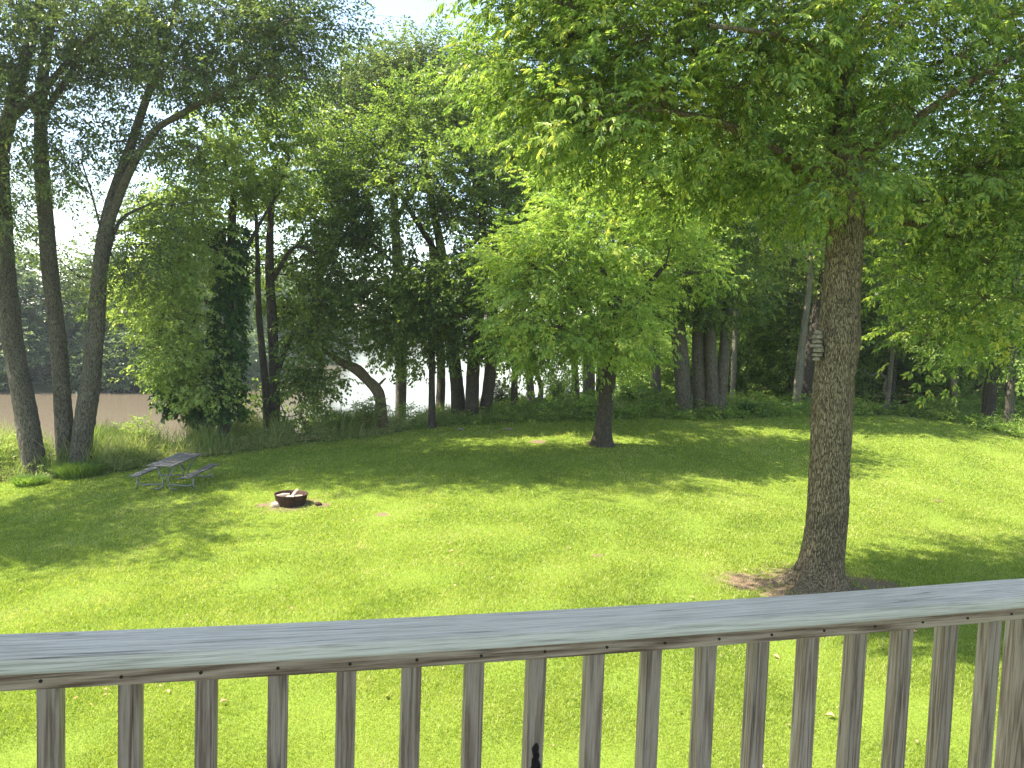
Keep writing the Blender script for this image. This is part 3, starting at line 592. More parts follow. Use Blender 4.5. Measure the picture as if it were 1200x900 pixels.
# --- single trunks right of the big maple
def woodtree(label, tr, lob, seed, name='woodland_tree', bm='bark_dark', lm='wood_leaf', lf='broad', ls=1.35, limbs=(), group=None, spr=20, fl=.3):
    lob = [(*q_[:6], max(3, int(q_[6]*.72))) for q_ in lob]
    return tree(name, label, 'tree', tr, limbs, lob, leaf=lf, lmat=lm, bmat=bm, spr=spr, ls=ls, clump=.75, seed=seed, group=group, flare=fl, low=.4, fine=.02, ring=14)
woodtree('slim dark tree beside the water gap right of the big dark maple', [[(603,484,34,8),(603,450,34,8),(604,400,34,6),(606,320,34,5),(608,240,34,3)]], [(590,400,34,22,18,1,5),(600,300,34,45,60,2,20),(620,420,34,30,14,1,4),(620,190,34.5,40,60,2,20)], 31)
woodtree('tree with a forked grey trunk behind the left side of the yellow-green ash', [[(624,484,35,9),(621,450,35,9),(617,410,35,8),(612,350,35,6),(610,280,35,4)],[(628,484,35.2,7),(634,455,35.2,6),(624,425,35.2,5),(618,400,35,4)]], [(630,330,35,50,60,2,22),(600,250,35,50,60,2,18)], 32, bm='bark_grey')
woodtree('slender black trunk seen just left of the yellow-green ash trunk', [[(675,488,35,9),(674,450,35,9),(672,400,35,8),(668,340,35,6),(664,240,35,4)]], [(660,300,35.5,60,60,2,20),(640,175,35,60,65,2.5,34)], 33, lm='pale')
woodtree('wide double trunk half hidden behind the yellow-green ash trunk', [[(690,486,38,14),(690,440,38,14),(688,380,38,12),(685,300,38,9),(680,180,38,5)],[(702,486,38.2,11),(704,440,38.2,11),(708,380,38.2,9),(712,300,38.2,6)]], [(700,200,38,80,80,3,44),(640,230,38,60,60,2.4,28),(720,350,38,60,50,2,22)], 34, bm='bark_grey')
woodtree('straight sunlit brown trunk between the yellow-green ash and the clump of grey trunks', [[(770,470,40,11),(769,440,40,11),(767,400,40,10),(764,340,40,9),(760,220,40,6),(758,120,40,4)]], [(770,180,40,80,80,3,40),(760,330,41,50,40,2,14)], 35, bm='bark_grey')
woodtree('clump of four thick grey stems at the back edge of the lawn', [[(803,488,34.5,19),(800,450,34.5,19),(796,400,34.5,18),(792,340,34.5,14),(780,240,34.5,9)],[(822,490,34.8,17),(820,450,34.8,17),(819,400,34.8,16),(820,340,34.8,13),(822,220,34.8,8)],
          [(834,490,34.5,15),(834,450,34.5,15),(832,390,34.5,14),(834,330,34.5,12),(845,220,34.5,7)],[(842,488,34.6,13),(846,450,34.6,14),(850,400,34.6,13),(854,350,34.6,12),(868,240,34.6,7)]],
         [(800,340,33.4,50,40,1.8,28),(850,350,33.6,50,30,1.6,18),(790,230,34,80,70,3,56),(880,240,34,80,70,3,50),(840,130,34.5,100,70,3.5,56),(830,300,33,40,40,1.4,18)], 36, name='multi_stem_tree', bm='bark_grey', lm='maple')
woodtree('thin pale trunk right of the clump of grey stems', [[(858,464,41,6),(860,430,41,6),(862,380,41,5.5),(866,320,41,5),(874,200,41,3)]], [(870,260,41,50,60,2.4,18),(880,180,41,50,50,2,14)], 37, bm='bark_pale')
woodtree('pale leaning trunk left of the large ash trunk', [[(933,472,38,10),(937,430,38,9),(943,380,38,8),(948,340,38,7),(956,240,38,5)]], [(940,270,37.5,60,50,2,26),(880,300,37.5,40,35,1.5,14),(930,180,38,60,60,2.4,26)], 38, bm='bark_pale', lm='pale')
woodtree('thick dark trunk leaning right behind the large ash trunk', [[(940,472,40,20),(948,430,40,19),(960,370,40,18),(972,300,40,14),(985,180,40,8)]], [(990,220,40,80,80,3,40),(940,330,41,40,30,2,10)], 39)
woodtree('crooked white dead trunk in the shade right of the large ash trunk', [[(1040,470,40,6),(1043,440,40,5.5),(1046,410,40,4.5),(1048,380,40,3)]], [(1050,300,41,60,60,2,16)], 40, bm='bark_pale', limbs=[[(1042,450,40,3),(1032,437,40,2.5),(1020,440,40,2),(1012,432,40,1.5)],[(1040,466,40,3.5),(1036,456,40,3),(1038,446,40,2)]])
woodtree('short broken pale stump at the shaded wood edge', [[(1118,476,38,8),(1118,460,38,7),(1117,446,38,7),(1118,438,38,5)]], [], 41, name='broken_stump', bm='bark_pale', limbs=[[(1117,447,38,3),(1112,440,38,2),(1108,438,38,1)],[(1118,446,38,3),(1124,440,38,2),(1128,440,38,1)]])
woodtree('grey trunk at the far right edge of the wood', [[(1182,496,34,10),(1184,460,34,9),(1186,420,34,8),(1190,340,34,7),(1196,220,34,4)]], [(1190,320,34,70,70,2.6,34),(1150,250,35,70,70,2.6,30),(1200,420,34,40,30,1.5,9),(1110,400,35.5,50,28,1.4,12)], 42, bm='bark_grey', lm='under')
woodtree('dark mossy trunk inside the shade left of the right edge trunk', [[(1158,486,36,15),(1160,460,36,14),(1163,430,36,12),(1168,360,36,9),(1170,240,36,5)]], [(1120,340,36,60,60,2.4,26),(1090,390,36.5,50,30,2,16),(1160,400,36,40,24,1.4,8)], 43)

# --- unnamed wood behind: prototypes copied
def local_tree(name, label, group, h, seed, leaf, lmat, bmat, ls, spr, nclump, shape, low_, cl, tip=.016, tw=.17):
    r = np.random.RandomState(seed); root = empty(name, (0, 0, 0), label, 'tree', group)
    pts = [np.array([0, 0, -.6])]; 
    for i in range(1, 8): pts.append(np.array([r.randn()*.05*i*h/12, r.randn()*.05*i*h/12, h*.9*i/7]))
    Q, q = catmull(pts, np.linspace(tw, .03, 8), .5); V, Fq = trunk_arrays(Q, q, 10, r, .3, .05)
    V0, F0 = V, Fq
    t = r.rand(nclump*4)**.85; z = low_*h+(1-low_)*h*t; R_ = shape*np.sin(np.clip(t*.86+.14, 0, 1)*math.pi)**.6*(.8+.25*r.rand(len(t)))
    a = r.rand(len(t))*6.28; rr = R_*(.35+.65*r.rand(len(t))**.5); C = np.stack([rr*np.cos(a), rr*np.sin(a), z], -1)
    keep = [0]
    for i in range(1, len(C)):
        if len(keep) >= nclump: break
        if np.min(np.linalg.norm(C[keep]-C[i], axis=1)) > cl*.6: keep.append(i)
    C = C[keep]; K = len(C)
    st = [p for p in Q if p[2] > low_*h*.7]
    P0, P1, r0, r1 = build_branches(st, None, C, r, tip=tip); V, Fq = tubes(P0, P1, r0, r1, 4)
    obj('trunk', mesh_np('trunk', np.concatenate([V0, V]), np.concatenate([F0, Fq+len(V0)]), 4, smooth=True), M[bmat], root)
    sp = r.randn(K, spr, 3)*np.array([cl*.6, cl*.6, cl*.36]); pos = (C[:, None]+sp).reshape(-1, 3)
    out = C*np.array([1, 1, 0]); out /= np.linalg.norm(out, axis=1, keepdims=True)+1e-9
    dr = (sp/cl+out[:, None]*.7+np.array([0, 0, -.25])+r.randn(K, spr, 3)*.3).reshape(-1, 3)
    obj('crown', crown_mesh('crown', pos, dr, leaf, ls, r, np.repeat(r.randn(K)*.11, spr)), M[lmat], root)
    return root
def place(protos, spots, labels=None):
    used = set()
    for i, (x, y, k, s, sz) in enumerate(spots):
        z = gz(x, y); pr = protos[k]
        if k not in used:
            used.add(k); pr.location = (x, y, z); pr.scale = (s, s, sz); pr.rotation_euler = (0, 0, i*1.7)
            if labels: pr['label'] = labels[i % len(labels)]
        else: copy_tree(pr, (x, y, z), i*1.7, (s, sz), labels[i % len(labels)] if labels else None)
wl = 'slender woodland tree standing in the shaded wood behind the lawn'
wp = [local_tree('slender_woodland_tree', wl, 'slender trees in the wood behind the lawn', h, 60+i, 'broad', lm, bm, 1.7, 16, nc, sh, lo, .95, tw=tw)
      for i, (h, sh, lo, nc, lm, bm, tw) in enumerate([(17, 3.2, .38, 78, 'wood_leaf', 'bark_dark', .19), (14, 2.8, .3, 66, 'wood_leaf', 'bark_grey', .14), (19, 3.6, .42, 84, 'wood_leaf', 'bark_grey', .22), (9, 2.6, .12, 64, 'under', 'bark_dark', .08)])]
r = np.random.RandomState(9); sp = []
for i in range(11): sp.append((7.5+2.7*i+.8*r.rand(), 44+2*r.rand()-max(0, i-7)*1.5, 3, .5+.35*r.rand(), .42+.4*r.rand()))
for row, (Yr, n) in enumerate([(42, 4), (47, 7), (53, 8), (61, 11), (71, 16), (83, 20)]):
    for i in range(n):
        xl = {42: 6, 47: 7, 53: 8.5, 61: 10, 71: 11, 83: 13}[Yr]; xr = Yr*.82
        x = xl+(xr-xl)*(i+.5+.5*(r.rand()-.5))/n; k = [0, 1, 2, 3][r.randint(4)] if row < 2 else [0, 1, 3, 3][r.randint(4)] if row < 4 else [3, 3, 3, 1][r.randint(4)]
        sp.append((x, Yr+r.rand()*4, k, (.9+.3*r.rand())*(1.35 if row > 3 else 1), (.9+.35*r.rand())*(1.3 if row > 3 else 1)))
place(wp, sp)
# --- far bank of the river
fl = ['pale bushy tree on the far bank of the brown river', 'dark bushy tree on the far bank of the brown river']
fp = [local_tree('riverside_tree', 'bushy tree on the far bank of the brown river', 'trees along the far river bank', h, 80+i, 'coarse', 'far', 'bark_dark', 1.5, 14, nc, sh, .02, 1.5, .03, .3) for i, (h, sh, nc) in enumerate([(13, 4.6, 110), (16, 5.2, 120), (8, 4.2, 80)])]
sp = []; FS = [(-150,75),(-75,80.5),(-50,86.5),(-40,95),(-43,130),(-47,165),(-66,290),(-92,420),(-60,600),(-34,775),(30,790),(80,800)]
for i in range(len(FS)-1):
    a, b_ = np.array(FS[i], float), np.array(FS[i+1], float); Ld = np.linalg.norm(b_-a); n = int(Ld/(5.5 if i < 4 else 13 if i < 7 else 22)); nn = np.array([-(b_-a)[1], (b_-a)[0]])/Ld
    for j in range(n):
        p = a+(b_-a)*(j+r.rand()*.6)/n; s = 1 if i < 5 else 1.4 if i < 7 else 1.2
        if i < 5: sp.append((p[0], p[1]+.5, 2, s*(.8+.3*r.rand()), .6+.3*r.rand()))
        p2 = p+nn*(4+4*r.rand()); sp.append((p2[0], p2[1], j % 2, s*(.95+.3*r.rand()), s*(.75+.4*r.rand())))
place(fp, sp)

# ------------------------------------------------------------------ bank weeds and undergrowth (stuff)
def strip_pts(n, d0, d1, r, xlim=None, pw=1.):
    seg = np.array(LP); out = []
    s = r.rand(n)*(len(seg)-1.001); i = s.astype(int); t = (s-i)[:, None]; p = seg[i]*(1-t)+seg[i+1]*t
    e = seg[i+1]-seg[i]; nn = np.stack([-e[:, 1], e[:, 0]], -1); nn /= np.linalg.norm(nn, axis=1, keepdims=True)
    return p+nn*(d0+(d1-d0)*r.rand(n)**pw)[:, None]+r.randn(n, 2)*.12
r = np.random.RandomState(31)
def tall_blades(n, d0, d1, hmin, hmax, wd, seed):
    r = np.random.RandomState(seed); p = strip_pts(n, d0, d1, r, pw=.8); x, y = p[:, 0], p[:, 1]
    ok, dz = in_view(x, y, H(x, y), 1.35); x, y = x[ok], y[ok]; k = len(x); h = H(x, y)
    pt = np.clip(.9+.7*snoise(x, y, 1.6, seed), .3, 1.6); left = np.clip((2-x)/10, .6, 1)
    ht = (hmin+(hmax-hmin)*r.rand(k)**1.5)*pt*left*np.clip(.35+poly_sd(LAWN, x, y)*.6, .3, 1)
    a = r.rand(k)*6.28; W = np.stack([np.cos(a), np.sin(a), 0*a], -1)*(wd*(.6+.8*r.rand(k)))[:, None]; l = r.rand(k)*6.28; ln = ht*(.15+.5*r.rand(k)); Ld = np.stack([np.cos(l)*ln, np.sin(l)*ln, 0*l], -1)
    B = np.stack([x, y, h-.02], -1); Mi = B+Ld*.35+np.stack([0*h, 0*h, ht*.62], -1); T = B+Ld+np.stack([0*h, 0*h, ht], -1)
    V = np.stack([B-W*.7, B+W*.7, Mi+W, Mi-W, T-W*.15, T+W*.15], 1).reshape(-1, 3); i0 = np.arange(k)[:, None]*6
    Fq = np.concatenate([i0+np.array([0,1,2,3]), i0+np.array([3,2,5,4])]); v = np.clip(.45+.22*r.randn(k)+.2*snoise(x, y, 2.5, seed+3), 0, 1)
    return V, Fq, np.r_[v, v]
V, Fq, v = tall_blades(95000, .0, 7.0, .25, 1.05, .009, 41)
tag(obj('bank_grass', mesh_np('bank_grass', V, Fq, 4, v), M['weed']), 'tall rank grass and weeds along the river bank beyond the lawn', 'grass', kind='stuff')
def leafy(n, d0, d1, hmax, seed, sc, kind='broad', xcond=None, nper=4):
    r = np.random.RandomState(seed); p = strip_pts(n, d0, d1, r, pw=1.5)
    if xcond: p = p[xcond(p)]
    x, y = p[:, 0], p[:, 1]; ok, dz = in_view(x, y, H(x, y), 1.35); x, y = x[ok], y[ok]; k = len(x)
    ht = hmax*(.25+.75*r.rand(k)**1.3)*np.clip(.8+.6*snoise(x, y, 2.2, seed), .2, 1.5)*np.clip(.3+poly_sd(LAWN, x, y)*.5, .3, 1)
    x = np.repeat(x, nper); y = np.repeat(y, nper); ht = np.repeat(ht, nper); f = np.tile((np.arange(nper)+1)/nper, k)
    x = x+r.randn(len(x))*.08; y = y+r.randn(len(x))*.08
    pos = np.stack([x, y, H(x, y)+ht*f], -1); a = r.rand(len(x))*6.28
    return crown_mesh('leaves', pos, np.stack([np.cos(a), np.sin(a), .5-r.rand(len(x))*.8], -1), kind, sc, r, .18*snoise(x, y, 2., seed+1))
o = obj('bank_weeds', leafy(4200, .2, 6.5, .75, 51, .62, 'small', lambda p: p[:, 0] < 3), M['weed']); tag(o, 'leafy weeds mixed through the tall grass on the river bank', 'weeds', kind='stuff')
o = obj('edge_plants', leafy(2600, .1, 3.5, .7, 53, .7, 'small', lambda p: p[:, 0] > -4, 4), M['under']); tag(o, 'bright leafy plants along the edge where lawn meets wood', 'weeds', kind='stuff')
o = obj('undergrowth', leafy(9000, .2, 24, .85, 52, 1.15, 'broad', lambda p: p[:, 0] > -1, 3), M['under']); tag(o, 'low green undergrowth covering the floor of the wood edge', 'undergrowth', kind='stuff')

# --- countable shrubs at the bank
def shrub(label, px, py, Z, wpx, hpx, mt, seed, name='leafy_shrub', nst=7, sc=.7, kind='small', n=150):
    r = np.random.RandomState(seed); b = P(px, py, Z); b[2] = gz(b[0], b[1]); root = empty(name, b, label, 'shrub')
    w, h = wpx*Z/F, hpx*Z/F; mb = MB(); pos = []; dr = []
    for i in range(nst):
        a = r.rand()*6.28; q_ = r.rand()*.5*w; top = np.array([math.cos(a)*q_, math.sin(a)*q_, h*(.6+.4*r.rand())]); mid = top*np.array([.4,.4,.5])
        mb.tube([(0,0,-.05), mid, top], [.014, .009, .004], 5)
        for k in range(n//nst):
            t = .25+.75*r.rand(); c = mid*2*t if t < .5 else mid+(top-mid)*(t-.5)*2; aa = r.rand()*6.28
            pos.append(c+np.array([math.cos(aa), math.sin(aa), 0])*.05); dr.append([math.cos(aa), math.sin(aa), .35])
    obj('stems', mb.mesh('stems', True), M['bark_dark'], root)
    obj('foliage', crown_mesh('foliage', np.array(pos), np.array(dr), kind, sc, r), M[mt], root); return root
shrub('loose pale green shrub at the waterside behind the picnic table', 165, 520, 27.6, 44, 52, 'pale', 1)
shrub('bushy yellow-green shrub growing under the bent bare trunk', 428, 512, 30, 60, 46, 'weed', 2, n=380, nst=16)
shrub('low yellow-green bush at the left edge before the leaning trunk', -8, 556, 25.4, 60, 50, 'pale', 3, n=260, nst=12)
shrub('small leafy bush right of the slim sapling by the water', 400, 512, 30.4, 36, 26, 'under', 4, n=180, nst=9)
shrub('dusty grey-green bush in the water gap left of the slim dark tree', 586, 494, 34.5, 30, 40, 'bluish', 5, n=200, nst=9, sc=.8)
shrub('small leafy sprig plant at the far lawn edge left of the dark maple', 480, 496, 31.5, 14, 26, 'under', 6, n=60, nst=4)
shrub('grey-green bush in the glare between the forked trunk and the lawn ash', 655, 484, 36.5, 62, 44, 'under', 8, n=380, nst=16, sc=.9)
shrub('low wide bush right of the lawn ash trunk at the wood edge', 742, 482, 37, 60, 30, 'under', 9, n=300, nst=16, sc=.8)
shrub('small dark twiggy brush clump beside the four grey stems', 878, 492, 35, 26, 15, 'ivy', 7, name='brush_clump', n=90, nst=12)
def tuft(label, px, py, wpx, hpx, seed, n=1500):
    r = np.random.RandomState(seed); b = hit(px, py); Z = (b-CAM)@FW; w, h = wpx*Z/F/2, hpx*Z/F
    a = r.rand(n)*6.28; q_ = np.sqrt(r.rand(n))*w*.6; l = a+r.randn(n)*.4; ln = w*.5*r.rand(n); ht = h*(.5+.5*r.rand(n))*(1-.3*(q_/w)**2)
    B = np.stack([np.cos(a)*q_, np.sin(a)*q_, 0*a-.02], -1); T = B+np.stack([np.cos(l)*ln, np.sin(l)*ln, ht*.8], -1); Mi = (B+T)/2+np.stack([0*a, 0*a, ht*.25], -1)
    wa = r.rand(n)*6.28; W = np.stack([np.cos(wa), np.sin(wa), 0*a], -1)*.008
    V = np.stack([B-W, B+W, Mi+W, Mi-W, T-W*.2, T+W*.2], 1).reshape(-1, 3); i0 = np.arange(n)[:, None]*6
    o = obj('grass_tuft', mesh_np('grass_tuft', V, np.concatenate([i0+np.array([0,1,2,3]), i0+np.array([3,2,5,4])]), 4, np.clip(.4+.15*np.tile(r.randn(n), 2), 0, 1)), M['under'])
    o.location = b; tag(o, label, 'grass tuft')
tuft('rounded tuft of long grass in front of the leftmost leaning trunk', 36, 568, 50, 16, 1)
tuft('wide mound of long grass between the trunks and the picnic table', 95, 558, 70, 24, 2, 2600)

# ------------------------------------------------------------------ picnic table
pc = P(207, 567, 22.3); pc = hit(206, 568)
ax = math.radians(2)
root = empty('picnic_table', (pc[0], pc[1], gz(pc[0], pc[1])), 'weathered grey wooden picnic table with steel tube legs on the lawn', 'picnic table'); root.rotation_euler = (0, 0, ax)
LT = 2.3
mb = MB()
for i in range(4): mb.box((-.27+.18*i, 0, .745), (.172, LT, .038), bev=.006)
obj('tabletop', mb.mesh('tabletop'), M['table_wood'], root)
for s in (-1, 1):
    mb = MB(); mb.box((s*.72, 0, .44), (.25, LT, .038), bev=.006); obj('bench_seat', mb.mesh('bench_seat'), M['table_wood'], root)
for e in (-1, 1):
    y = e*.72
    mb = MB()
    for s in (-1, 1):   # crossing tube legs with a foot and a bench arm
        mb.tube([(s*.27,y,.72),(s*.22,y,.6),(s*.07,y,.3),(s*.07,y,.12),(s*.16,y,.03),(s*.32,y,.02)], .024, 8)
        mb.tube([(s*.07,y,.16),(s*.4,y,.14),(s*.6,y,.12),(s*.76,y,.16),(s*.79,y,.28),(s*.74,y,.415)], .024, 8)
        mb.tube([(s*.78,y,.25),(s*.8,y,.1),(s*.8,y,.0)], .02, 8)
    mb.box((0,y,.708),(.68,.05,.03))
    obj('leg_frame', mb.mesh('leg_frame', True), M['steel'], root)
mb = MB()
for e in (-1, 1): mb.tube([(0,e*.72,.3),(0,e*.35,.55),(0,e*.15,.71)], .016, 6)
obj('brace', mb.mesh('brace', True), M['steel'], root)

# ------------------------------------------------------------------ fire ring
pz = gz(PIT[0], PIT[1])
root = empty('fire_ring', (PIT[0], PIT[1], pz), 'rusty black steel fire ring on bare ground in the lawn', 'fire ring')
n = 48; prof = [(.36,.0),(.39,.12),(.415,.25),(.435,.262),(.44,.28),(.43,.29),(.40,.275),(.375,.12),(.345,.02)]
V = [(rr*math.cos(a), rr*math.sin(a), z) for rr, z in prof for a in np.arange(n)*2*math.pi/n]; kk = len(prof)
Fc = [(i*n+j, i*n+(j+1) % n, (i+1)*n+(j+1) % n, (i+1)*n+j) for i in range(kk-1) for j in range(n)]
mb = MB(); mb.add(V, Fc); obj('ring_wall', mb.mesh('ring_wall', True), M['rust'], root)
V = [(0,0,.16)]+[(.37*k/4*math.cos(a), .37*k/4*math.sin(a), .155+.02*math.sin(5*a+k)*(k < 4)) for k in range(1, 5) for a in np.arange(24)*2*math.pi/24]
Fc = [(0, 1+j, 1+(j+1) % 24) for j in range(24)]+[(1+k*24+j, 1+(k+1)*24+j, 1+(k+1)*24+(j+1) % 24, 1+k*24+(j+1) % 24) for k in range(3) for j in range(24)]
mb = MB(); mb.add(V, Fc); obj('ash_bed', mb.mesh('ash_bed', True), M['ashes'], root)
for i, (x, y, a, l, w, lab) in enumerate([(-.2,-.02,.35,.32,.062,'fat pale half-burnt log at the left side of the fire ring'),(.02,-.1,-.5,.26,.045,'short pale log lying at the front of the fire ring'),(.05,.14,1.3,.3,.05,'pale log leaning upward at the back of the fire ring'),(.2,-.05,.1,.22,.05,'stubby pale log at the right side of the fire ring')]):
    mb = MB(); c, s = math.cos(a), math.sin(a); k = .07 if i == 2 else .02
    mb.tube([(-l/2*c, -l/2*s, -k),(0, 0, .012),(l/2*c, l/2*s, k)], [w*.9, w, w*.8], 9)
    o = obj('firewood_log', mb.mesh('firewood_log', False), M['log'], loc=(PIT[0]+x, PIT[1]+y, pz+.16+w*.8+(.05 if i == 2 else .01))); tag(o, lab, 'firewood', 'logs in the fire ring')
def rock(name, label, c, d, seed, mt):
    import bmesh
    bm = bmesh.new(); bmesh.ops.create_icosphere(bm, subdivisions=3, radius=1); r = np.random.RandomState(seed); ph = r.rand(6)*6
    for v in bm.verts:
        k = 1+.12*math.sin(3*v.co.x+ph[0])+.1*math.sin(4*v.co.y+ph[1])+.06*math.sin(9*v.co.z+5*v.co.x+ph[2]); v.co = (v.co.x*k*d[0], v.co.y*k*d[1], v.co.z*k*d[2])
    me = bpy.data.meshes.new(name); bm.to_mesh(me); bm.free(); me.polygons.foreach_set('use_smooth', [True]*len(me.polygons))
    tag(obj(name, me, mt, loc=c), label, 'stone')
b = hit(325, 594); rock('flat_stone', 'flat pinkish stone at the foot of the fire ring', (b[0], b[1], b[2]+.05), (.17,.13,.09), 1, M['stone'])
b = hit(373, 592); rock('ring_shadow_lump', 'small dark lump standing in for the shadow right of the fire ring', (b[0], b[1], b[2]+.03), (.1,.07,.05), 2, M['rust'])  # dark lump stands in for the ring's cast shadow
b = hit(540, 504); rock('pale_stone', 'small pale stone at the lawn edge below the big dark maple', (b[0], b[1], b[2]+.04), (.16,.1,.06), 3, M['fungus'])
b = hit(595, 504); rock('pale_stone', 'flat pale stone at the lawn edge below the slim dark tree', (b[0], b[1], b[2]+.04), (.2,.1,.05), 4, M['fungus'])
# dead leaves on the lawn
r = np.random.RandomState(77); nL = 150; xx = r.rand(nL)*24-11; yy = 7+r.rand(nL)**1.4*16
ex = [hit(*p) for p in ((987,781),(978,846),(452,822),(257,829),(532,648),(1075,745),(905,772))]; xx = np.r_[xx, [e[0] for e in ex]]; yy = np.r_[yy, [e[1] for e in ex]]; nL = len(xx)
a = r.rand(nL)*6.28; sz = np.r_[.022+.02*r.rand(nL-len(ex)), np.full(len(ex), .06)]
B = np.stack([xx, yy, H(xx, yy)+.045], -1); d_ = np.stack([np.cos(a), np.sin(a), r.randn(nL)*.15], -1)
tag(obj('fallen_leaves', mesh_np('fallen_leaves', leaf_quads(B, d_, np.stack([r.randn(nL)*.2, r.randn(nL)*.2, np.ones(nL)], -1), sz*1.8, sz*1.3).reshape(-1, 3), np.arange(nL*4), 4), M['dryleaf']), 'scattered dry tan leaves lying on the lawn', 'fallen leaves', kind='stuff')

# ------------------------------------------------------------------ deck and railing
A0 = P(60, 830, 1.38); A1 = P(1111, 740, 1.38*1.351); dv = (A1-A0)[:2]; SPC = np.linalg.norm(dv)/15; TH = math.atan2(dv[1], dv[0])
DECK = CAMH-1.49; CAPZ = CAMH-.575
rail = empty('deck_railing', (A0[0], A0[1], DECK), 'weathered grey wooden deck railing across the foreground', 'railing'); rail.rotation_euler = (0, 0, TH)
kEnd = 16.98; XL, XR = -14*SPC, kEnd*SPC+.13
CL = CAPZ-DECK
def sag(x):
    t = (x-(-.1))/(16.5*SPC+.1); return -.013*4*t*(1-t) if 0 < t < 1 else 0
def bar(x0, x1, prof, nseg):
    xs = np.linspace(x0, x1, nseg); m = len(prof); V = [(x, y, z+sag(x)) for x in xs for y, z in prof]
    Fc = [(i*m+j, i*m+(j+1) % m, (i+1)*m+(j+1) % m, (i+1)*m+j) for i in range(nseg-1) for j in range(m)]+[tuple(range(m)), tuple(range((nseg-1)*m, nseg*m))[::-1]]
    mb = MB(); mb.add(V, [f[::-1] for f in Fc]); return mb
def rounded(y0, y1, z0, z1, rd, n=5):
    out = []
    for cy, cz, a0 in ((y1-rd, z0+rd, -90), (y1-rd, z1-rd, 0), (y0+rd, z1-rd, 90), (y0+rd, z0+rd, 180)):
        out += [(cy+rd*math.cos(math.radians(a0+90*i/n)), cz+rd*math.sin(math.radians(a0+90*i/n))) for i in range(n+1)]
    return out
XM = kEnd*SPC+.02
o = obj('cap_rail', bar(XL, XM, rounded(-.075, .052, CL-.030, CL, .011), 80).mesh('cap_rail', True), M['cap'], rail)
o = obj('cap_rail', bar(XM+.003, XM+1.6, rounded(-.075, .052, CL-.030, CL, .011), 20).mesh('cap_rail', True), M['cap'], rail)
obj('sub_rail', bar(XL, kEnd*SPC-.05, rounded(-.054, -.0195, CL-.030-.034, CL-.0305, .003, 2), 80).mesh('sub_rail'), M['rail'], rail)
obj('bottom_rail', bar(XL, kEnd*SPC-.05, rounded(-.058, -.0195, .08, .118, .003, 2), 40).mesh('bottom_rail'), M['rail'], rail)
bal = MB(); bal.box((0, 0, (CL-.034+.02)/2), (.037, .037, CL-.034-.02), bev=.003); bm_ = bal.mesh('baluster')
for k in range(-13, 17):
    if k == -8: continue
    o = obj('baluster', bm_, M['baluster'], rail, loc=(k*SPC+.003*math.sin(k*7), 0, sag(k*SPC)-.003)); o.rotation_euler = (0, 0 if k == 7 else .004*math.sin(k*3), (k % 2)*math.pi)
    mb = MB(); mb.tube([(k*SPC+.003*math.sin(k*5), -.0555, CL-.048+sag(k*SPC)), (k*SPC+.003*math.sin(k*5), -.053, CL-.048+sag(k*SPC))], .0032, 8); obj('nail', mb.mesh('nail'), M['nail'], rail)
for kx in (kEnd, -8): 
    mb = MB(); mb.box((kx*SPC, -.005, (CL-.034)/2), (.089, .089, CL-.034), bev=.005); obj('post', mb.mesh('post'), M['baluster'], rail)
# charred knot on one baluster
r = np.random.RandomState(4); kx = 7*SPC
for i, (x, z, w, h) in enumerate([(.000,-.115,.0065,.016),(.003,-.129,.0055,.012),(.001,-.150,.010,.019),(-.004,-.17,.012,.014),(.008,-.165,.008,.01)]):
    mb = MB(); V = []; 
    zc = CL-.073+z*.9+sag(kx)-.098
    pr = [(kx+.003*math.sin(49)+x+w*(1+.25*math.sin(3*a+i))*math.cos(a), -.0188-(.002 if j else 0), zc+h*(1+.2*math.sin(2*a+i))*math.sin(a)) for j in (0, 1) for a in np.arange(14)*2*math.pi/14]
    mb.add(pr, [tuple(range(14, 28))]+[(q_, (q_+1) % 14, 14+(q_+1) % 14, 14+q_) for q_ in range(14)]); obj('charred_knot', mb.mesh('charred_knot'), M['char'], rail)
# deck floor on posts, and an unseen roof added to keep sun off the railing
dk = empty('wooden_deck', (A0[0], A0[1], DECK), 'raised weathered board deck carrying the railing', 'deck'); dk.rotation_euler = (0, 0, TH)
mb = MB()
for i in range(22): mb.box(((XL+XR)/2+.3, .06-.146*i, -.015), (XR-XL+.6, .14, .028), bev=.003)
obj('deck_boards', mb.mesh('deck_boards'), M['deck_wood'], dk)
mb = MB(); mb.box(((XL+XR)/2+.3, .11, -.15), (XR-XL+.6, .038, .235)); obj('rim_joist', mb.mesh('rim_joist'), M['rail'], dk)
for xx_ in (XL+.3, 0.9, XR+.3):
    mb = MB(); mb.box((xx_, .03, -.15-1.6), (.14, .1, 2.9)); obj('support_post', mb.mesh('support_post'), M['baluster'], dk)
pr_ = empty('added_shade_roof', (A0[0], A0[1], CAMH+1.3), 'unseen roof added to shade the deck railing, with brown stained soffit', 'added shade roof'); pr_.rotation_euler = (0, 0, TH)
mb = MB(); mb.box(((XL+XR)/2, -1.37, .12), (XR-XL+5.5, 3.94, .06)); obj('shade_roof_deck', mb.mesh('shade_roof_deck'), M['roof'], pr_)
mb = MB(); mb.box(((XL+XR)/2, -1.37, .04), (XR-XL+5.4, 3.9, .05)); obj('soffit', mb.mesh('soffit'), M['soffit'], pr_)
for xx_ in (XL-.9, XR+2.3):
    mb = MB(); mb.box((xx_, -3.0, -1.4), (.14, .14, 2.8)); obj('post', mb.mesh('post'), M['soffit'], pr_)

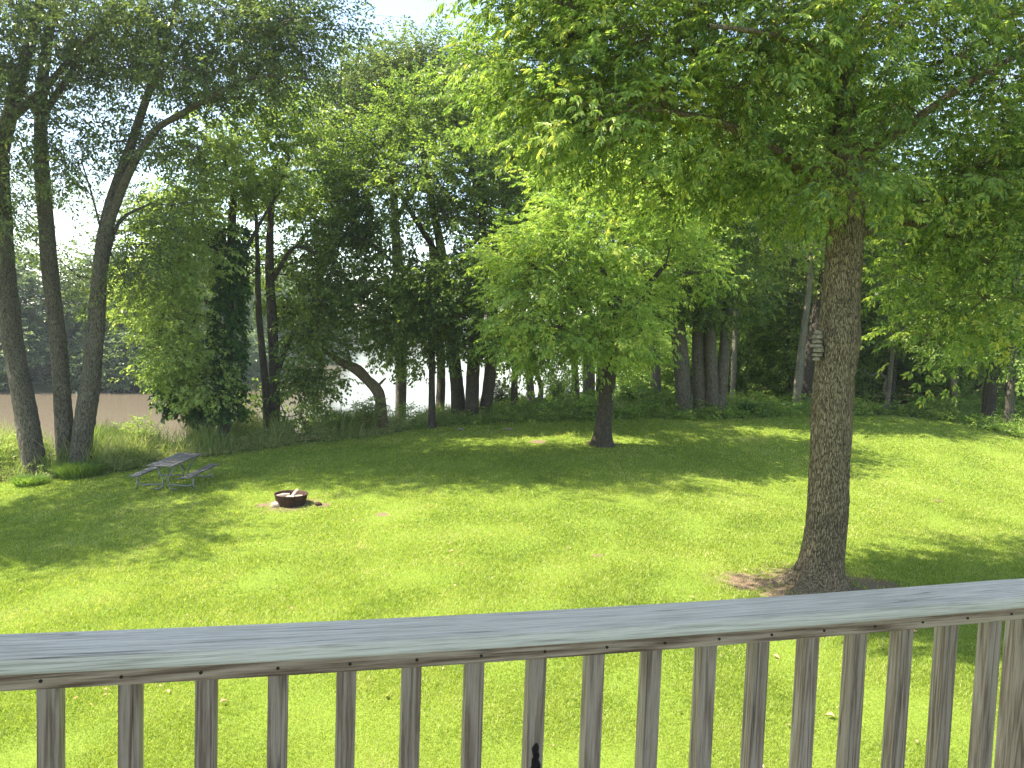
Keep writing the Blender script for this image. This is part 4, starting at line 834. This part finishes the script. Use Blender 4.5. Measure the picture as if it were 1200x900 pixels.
hz = MB(); hz.box((0, 500, 11.5), (2400, 2600, 38)); hm, nt, ns, L = mat('haze_air')
v = N(nt, 'ShaderNodeVolumePrincipled', Density=.0004); v.inputs['Color'].default_value = (.86,.92,1,1); v.inputs['Anisotropy'].default_value = .3
L.new(v.outputs[0], N(nt, 'ShaderNodeOutputMaterial').inputs['Volume'])
tag(obj('haze', hz.mesh('haze'), hm), 'thin summer haze in the air over the river valley', 'haze', kind='stuff')
# ------------------------------------------------------------------ world, sun, camera
w = bpy.data.worlds.new('World'); SC.world = w; w.use_nodes = True; nt = w.node_tree
for n_ in list(nt.nodes): nt.nodes.remove(n_)
L = nt.links
sky = N(nt, 'ShaderNodeTexSky', sky_type='NISHITA', sun_disc=False); sky.sun_elevation = SUN_EL; sky.sun_rotation = SUN_AZ; sky.air_density = 1.0; sky.dust_density = .6; sky.ozone_density = 1.1
tc = N(nt, 'ShaderNodeTexCoord'); mp = N(nt, 'ShaderNodeMapping'); mp.inputs['Scale'].default_value = (1, 1, 2.6); mp.inputs['Location'].default_value = (.3, .2, 0); L.new(tc.outputs['Generated'], mp.inputs['Vector'])
no = N(nt, 'ShaderNodeTexNoise', Scale=2.3, Detail=7.0, Roughness=.55, Distortion=.3); L.new(mp.outputs[0], no.inputs['Vector'])
mr = N(nt, 'ShaderNodeMapRange'); mr.inputs['From Min'].default_value = .46; mr.inputs['From Max'].default_value = .68; mr.inputs['To Max'].default_value = .55; L.new(no.outputs['Fac'], mr.inputs[0])
col = mixc(nt, mr.outputs[0], sky.outputs[0], (1.7, 2.0, 2.35))
bg = N(nt, 'ShaderNodeBackground'); bg.inputs['Strength'].default_value = .135; L.new(mixc(nt, 1.0, col, (1.07, 1.0, .9), 'MULTIPLY'), bg.inputs['Color'])
L.new(bg.outputs[0], N(nt, 'ShaderNodeOutputWorld').inputs[0])
from mathutils import Vector, Matrix
sl = bpy.data.lights.new('sun', 'SUN'); sl.energy = 4.6; sl.angle = math.radians(.53); sl.color = (1, .93, .79)
so = bpy.data.objects.new('sun', sl); COL.objects.link(so); so.rotation_euler = Vector(-SUND).to_track_quat('-Z', 'Y').to_euler(); so.location = (0, 0, 60)
cd = bpy.data.cameras.new('camera'); cam = bpy.data.objects.new('camera', cd); COL.objects.link(cam)
cd.sensor_width = 36; cd.lens = 36*F/1200; cd.clip_start = .05; cd.clip_end = 4000
R = Matrix((tuple(RT), tuple(UP), tuple(-FW))).transposed().to_4x4(); R.translation = Vector(CAM); cam.matrix_world = R
SC.camera = cam
SC.view_settings.view_transform = 'Standard'; SC.view_settings.look = 'None'; SC.view_settings.gamma = 1; SC.view_settings.exposure = 1.9
SC.cycles.max_bounces = 8; SC.cycles.transparent_max_bounces = 4; SC.cycles.diffuse_bounces = 4; SC.cycles.transmission_bounces = 4
SC.cycles.use_denoising = True
